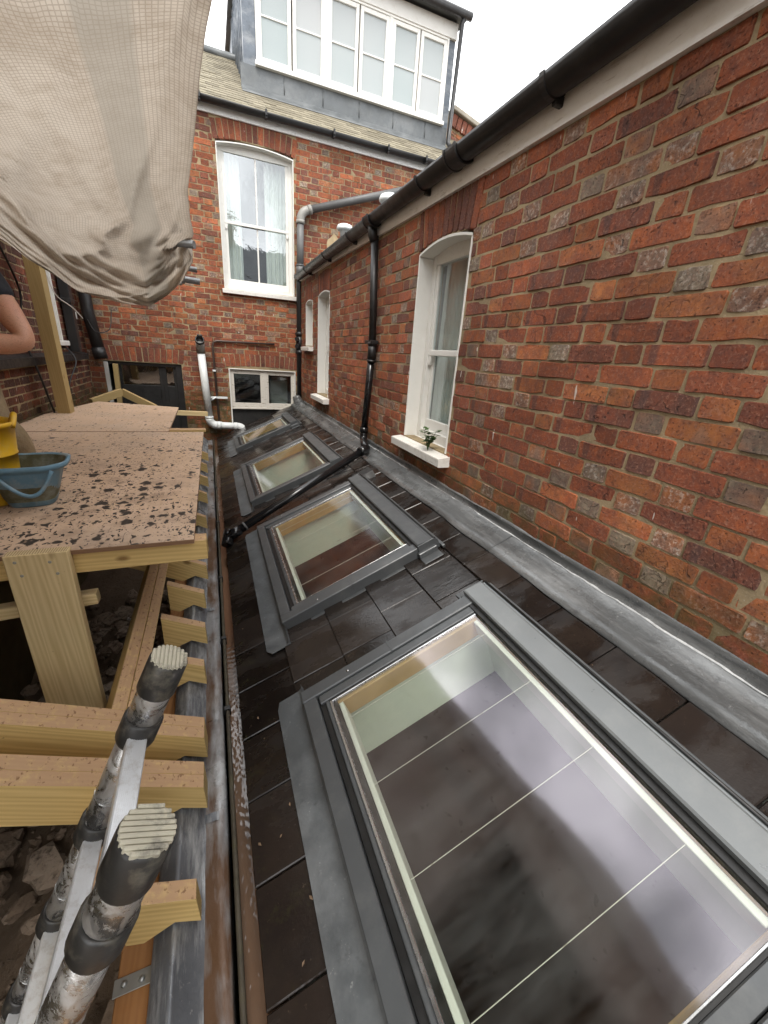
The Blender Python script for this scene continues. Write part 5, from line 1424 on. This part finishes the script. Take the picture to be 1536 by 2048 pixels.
# ------------------------------------------------------------------ cables on the left
def cable(label, pts, r_=.006, mat='cable', name='cable'):
    o = Vector(pts[0]); P_ = [Vector(p)-o for p in pts]; sm = []
    for i in range(len(P_)-1):
        p0 = P_[max(0, i-1)]; p1 = P_[i]; p2 = P_[i+1]; p3 = P_[min(len(P_)-1, i+2)]
        for k in range(6):
            t = k/6; sm.append(.5*((2*p1)+(p2-p0)*t+(2*p0-5*p1+4*p2-p3)*t*t+(3*p1-p0-3*p2+p3)*t**3))
    sm.append(P_[-1])
    ob_ = part(name, MB().tube(sm, r_, 8), mat); ob_.location = o
    return tag(ob_, label, 'cable')
cable('long black cable hanging down the left wall past the ledge', [(-1.58, 4.85, .75), (-1.59, 5.2, .35), (-1.6, 5.05, .0), (-1.52, 5.0, -.4), (-1.5, 5.1, -.76)], .009)
cable('short white cable end dangling beside the tall post', [(-1.36, 5.2, .5), (-1.33, 5.25, .34), (-1.25, 5.4, .25), (-1.2, 5.5, .16)], .005, 'cable_white')
cable('thin cable loop hanging on the dark corner pipe', [(-1.5, 7.1, .2), (-1.4, 7.0, .05), (-1.25, 7.05, .1), (-1.22, 7.2, .35)], .006)
cable('black cable drooping from the ledge near the corner', [(-1.6, 6.3, -.15), (-1.5, 6.2, -.3), (-1.56, 6.0, -.55), (-1.55, 5.9, -.8)], .008)
cp = thing('corner_pipe', 'thick dark grey pipe in the shaded left corner ending above the door', 'pipe', (-1.48, 7.2, -.1))
part('pipe', MB().tube([(-.05, -.0, 2.2), (-.02, 0, .4), (.04, 0, -.17)], .075, 16), 'black_iron', cp)
part('socket', MB().tube([(.025, 0, -.05), (.045, 0, -.2)], .085, 16), 'black_iron', cp)
cp2 = thing('black_downpipe', 'square black downpipe on the left wall standing on the ledge', 'pipe', (-1.56, 6.55, -.2))
part('pipe', MB().box(-.05, .05, -.06, .06, 0, 1.9, .006), 'black_iron', cp2)
part('bracket', MB().box(-.06, .06, -.09, .09, .55, .6, .004), 'black_iron', cp2)

# ------------------------------------------------------------------ weed on the sill
wd = thing('weed', 'small green weed growing on the sill of the nearer sash window', 'plant', (1.372, 2.47, -.585))
rw_ = random.Random(4)
stem = MB(); leaves = []
for k in range(11):
    a = rw_.uniform(0, 6.28); ln = rw_.uniform(.06, .15); tip = Vector((math.cos(a)*.05*rw_.uniform(.4, 1), math.sin(a)*.06, ln))
    midp = tip*.5+Vector((0, 0, .015)); stem.tube([(0, 0, -.004), midp, tip], [.0022, .0018, .001], 5)
    for q in range(6):
        t = .35+.13*q; b = midp*(1-t)*2*t*1.0+tip*t*t if t < 1 else tip
        la = rw_.uniform(0, 6.28); le = rw_.uniform(.034, .052)
        d = Vector((math.cos(la), math.sin(la), rw_.uniform(-.1, .6))).normalized(); s_ = d.cross(Vector((0, 0, 1))).normalized()*le*.36
        lm = MB(); b = Vector(b)
        lm.add([b, b+d*le*.4+s_, b+d*le, b+d*le*.4-s_, b+d*le*.45+Vector((0, 0, -.003))], [(0, 1, 4), (1, 2, 4), (2, 3, 4), (3, 0, 4)])
        leaves.append(lm)
part('stem', stem, 'leaf', wd)
for lm in leaves: part('leaf', lm, 'leaf', wd)

# ------------------------------------------------------------------ crouching worker at the left edge
def skin_mesh(name, verts, edges, mat, parent, sub=2, root=0):
    me = bpy.data.meshes.new(name); me.from_pydata([v[0] for v in verts], edges, [])
    o = bpy.data.objects.new(name, me); COL.objects.link(o)
    md = o.modifiers.new('skin', 'SKIN'); md.use_smooth_shade = True
    for i, v in enumerate(verts):
        r_ = v[1]; me.skin_vertices[0].data[i].radius = (r_, r_*(v[2] if len(v) > 2 else 1)) if not isinstance(r_, tuple) else r_
        me.skin_vertices[0].data[i].use_root = (i == root)
    s = o.modifiers.new('sub', 'SUBSURF'); s.levels = sub; s.render_levels = sub
    dg = bpy.context.evaluated_depsgraph_get(); em = bpy.data.meshes.new_from_object(o.evaluated_get(dg))
    bpy.data.objects.remove(o); em.name = name
    if not em.materials: em.materials.append(MA[mat])
    else: em.materials[0] = MA[mat]
    ob_ = bpy.data.objects.new(name, em); COL.objects.link(ob_)
    if parent is not None: ob_.parent = parent
    return ob_
PX = Vector((-1.17, 2.78, -.76))
def w(*p): return tuple(Vector(p)-PX)
per = thing('person', 'crouching worker in dark short sleeved t-shirt with bare bent elbow at the left edge', 'person', PX)
pel, sp1, ch, nk, hd_ = w(-1.18, 2.86, -.40), w(-1.16, 2.78, -.16), w(-1.12, 2.70, .12), w(-1.09, 2.64, .36), w(-1.07, 2.60, .47)
shR, elR, wrR = w(-.925, 2.57, .27), w(-.775, 2.50, -.055), w(-1.00, 2.42, -.075)
shL, elL, wrL = w(-1.30, 2.60, .27), w(-1.42, 2.44, .02), w(-1.17, 2.36, -.05)
knR, anR, toR = w(-1.02, 2.68, -.53), w(-1.00, 2.80, -.70), w(-.985, 2.62, -.735)
knL, anL, toL = w(-1.30, 2.50, -.42), w(-1.34, 2.74, -.70), w(-1.34, 2.56, -.735)
mixp = lambda a, b, t: tuple(Vector(a)*(1-t)+Vector(b)*t)
bv = [(pel, .10), (sp1, .11), (ch, .125), (nk, .055), (hd_, .07), (mixp(ch, shR, .75), .075), (shR, .062), (mixp(shR, elR, .5), .057), (elR, .050), (mixp(elR, wrR, .3), .052), (wrR, .033),
      (mixp(ch, shL, .75), .075), (shL, .062), (mixp(shL, elL, .5), .052), (elL, .047), (mixp(elL, wrL, .35), .046), (wrL, .03),
      (mixp(pel, knR, .45), .06), (knR, .05), (mixp(knR, anR, .4), .045), (anR, .038), (toR, .036), (mixp(pel, knL, .45), .06), (knL, .05), (mixp(knL, anL, .4), .045), (anL, .038), (toL, .036)]
be = [(0, 1), (1, 2), (2, 3), (3, 4), (2, 5), (5, 6), (6, 7), (7, 8), (8, 9), (9, 10), (2, 11), (11, 12), (12, 13), (13, 14), (14, 15), (15, 16), (0, 17), (17, 18), (18, 19), (19, 20), (20, 21), (0, 22), (22, 23), (23, 24), (24, 25), (25, 26)]
body = skin_mesh('body', bv, be, 'skin', per)
tv = [(mixp(pel, sp1, -.05), .14), (sp1, .132), (ch, .155), (mixp(ch, nk, .6), .085), (mixp(ch, shR, .75), .088), (shR, .076), (mixp(shR, elR, .33), .071), (mixp(shR, elR, .52), .069), (mixp(ch, shL, .75), .088), (shL, .076), (mixp(shL, elL, .5), .066)]
skin_mesh('t_shirt', tv, [(0, 1), (1, 2), (2, 3), (2, 4), (4, 5), (5, 6), (6, 7), (2, 8), (8, 9), (9, 10)], 'tshirt', per)
tr = [(pel, .152), (mixp(pel, sp1, .3), .14), (mixp(pel, knR, .45), .102), (knR, .105), (mixp(knR, anR, .4), .09), (anR, .062), (mixp(pel, knL, .45), .102), (knL, .105), (mixp(knL, anL, .4), .09), (anL, .062)]
skin_mesh('trousers', tr, [(0, 1), (0, 2), (2, 3), (3, 4), (4, 5), (0, 6), (6, 7), (7, 8), (8, 9)], 'trouser', per)
for a, b in ((anR, toR), (anL, toL)):
    skin_mesh('boot', [(mixp(a, b, -.15), .052), (mixp(a, b, .4), .05), (mixp(a, b, 1.1), .043)], [(0, 1), (1, 2)], 'boot', per, 2)
# head with features
hc = Vector(hd_)+Vector((.0, -.03, .09))
bm = bmesh.new(); bmesh.ops.create_uvsphere(bm, u_segments=24, v_segments=16, radius=1)
for v in bm.verts:
    p = v.co; x, y, z = p.x*.078, p.y*.098, p.z*.118
    if z < -.02: x *= 1-.35*(-z-.02)/.1; y *= 1-.12*(-z-.02)/.1
    if p.y < -.5:
        if abs(p.x) < .2 and -.35 < p.z < .1: y -= .022*(1-abs(p.x)/.2)*(1-abs(p.z+.15)/.25) if abs(p.z+.15) < .25 else 0
        if .05 < p.z < .25 and .2 < abs(p.x) < .55: y += .010
    v.co = (x, y, z)
me = bpy.data.meshes.new('head'); bm.to_mesh(me); bm.free(); me.materials.append(MA['skin'])
for q in me.polygons: q.use_smooth = True
Mh = T(*hc) @ Matrix.Rotation(rad(-12), 4, 'X')
head = link('head', me, per, Mh)
part('eyes', MB().lathe([(.001, -.011), (.009, -.006), (.011, 0), (.009, .006), (.001, .011)], 12, T(-.030, -.083, .018)).lathe([(.001, -.011), (.009, -.006), (.011, 0), (.009, .006), (.001, .011)], 12, T(.030, -.083, .018)), 'white_clean', head)
part('mouth', MB().tube([(-.022, -.088, -.052), (0, -.096, -.050), (.022, -.088, -.052)], .005, 8), basic('lips', (.32, .12, .09), .5), head)
for sg in (-1, 1): part('ear', MB().lathe([(.004, -.026), (.014, -.014), (.016, .004), (.012, .022), (.003, .028)], 10, T(sg*.077, .008, .0)), 'skin', head)
bm = bmesh.new(); bmesh.ops.create_uvsphere(bm, u_segments=24, v_segments=16, radius=1)
bmesh.ops.delete(bm, geom=[v for v in bm.verts if v.co.z < -.05 or (v.co.y < -.45 and v.co.z < .55)], context='VERTS')
for v in bm.verts: v.co = (v.co.x*.083, v.co.y*.104, v.co.z*.124+.004*mnoise.noise(v.co*6))
me = bpy.data.meshes.new('hair'); bm.to_mesh(me); bm.free(); me.materials.append(MA['hair'])
link('hair', me, per, Mh)
# hands with five separate bent fingers
def hand(wr, dirv, palm_n, sgn):
    d = Vector(dirv).normalized(); n = Vector(palm_n); n = (n-d*n.dot(d)).normalized(); s_ = d.cross(n)*sgn
    w0 = Vector(wr)
    vv = [(tuple(w0), .030, .8), (tuple(w0+d*.05), (.040, .018)), (tuple(w0+d*.09), (.040, .016))]
    skin_mesh('palm', vv, [(0, 1), (1, 2)], 'skin', per, 2)
    for k, (off, ln) in enumerate(((-.030, .066), (-.010, .076), (.010, .071), (.029, .056))):
        b = w0+d*.08+s_*off
        p1 = b+d*ln*.45+n*.006; p2 = p1+d*ln*.32+n*.016; p3 = p2+d*ln*.18+n*.020
        skin_mesh('finger', [(tuple(b), .0095), (tuple(p1), .0088), (tuple(p2), .0080), (tuple(p3), .0068)], [(0, 1), (1, 2), (2, 3)], 'skin', per, 2)
    b = w0+d*.03-s_*.03; p1 = b+d*.03-s_*.022+n*.008; p2 = p1+d*.028-s_*.006+n*.012
    skin_mesh('thumb', [(tuple(b), .012), (tuple(p1), .0105), (tuple(p2), .008)], [(0, 1), (1, 2)], 'skin', per, 2)
hand(wrR, Vector(wrR)-Vector(elR), (0, 1, -.2), 1); hand(wrL, Vector(wrL)-Vector(elL), (0, 1, -.2), -1)

# ------------------------------------------------------------------ house opposite, mirrored in the windows
oh = thing('opposite_house', 'dark brick house behind the camera mirrored in the rear windows', 'building', (1.5, -13, -3.7))
m = MB(); m.box(-7, 7, -.2, 0, 0, 7.2, 0); part('wall', m, basic('sooty brick', (.10, .06, .045), .9), oh)
part('roof', MB().prism([(.3, 7.15), (-3.2, 9.6), (-6.5, 7.15)], -7.2, 7.2, 'x'), basic('blue slate', (.08, .09, .10), .6), oh)
for x in (-4.5, 0, 4.5): part('chimney', MB().box(x-.5, x+.5, -3.6, -2.9, 9, 11.0, .02), basic('chimney brick', (.12, .07, .05), .9), oh)
for x in (-5, -2.4, .4, 3.0, 5.4):
    for z in (1.0, 4.2):
        wf = part('window', MB().box(x-.55, x+.55, .0, .06, z, z+.1, 0).box(x-.55, x+.55, .0, .06, z+1.8, z+1.9, 0).box(x-.55, x-.45, .0, .06, z+.1, z+1.8, 0).box(x+.45, x+.55, .0, .06, z+.1, z+1.8, 0).box(x-.45, x+.45, .0, .06, z+.92, z+.98, 0), 'white', oh)
        part('pane', MB().box(x-.45, x+.45, .0, .02, z+.1, z+1.8, 0), 'glass_dark', wf)
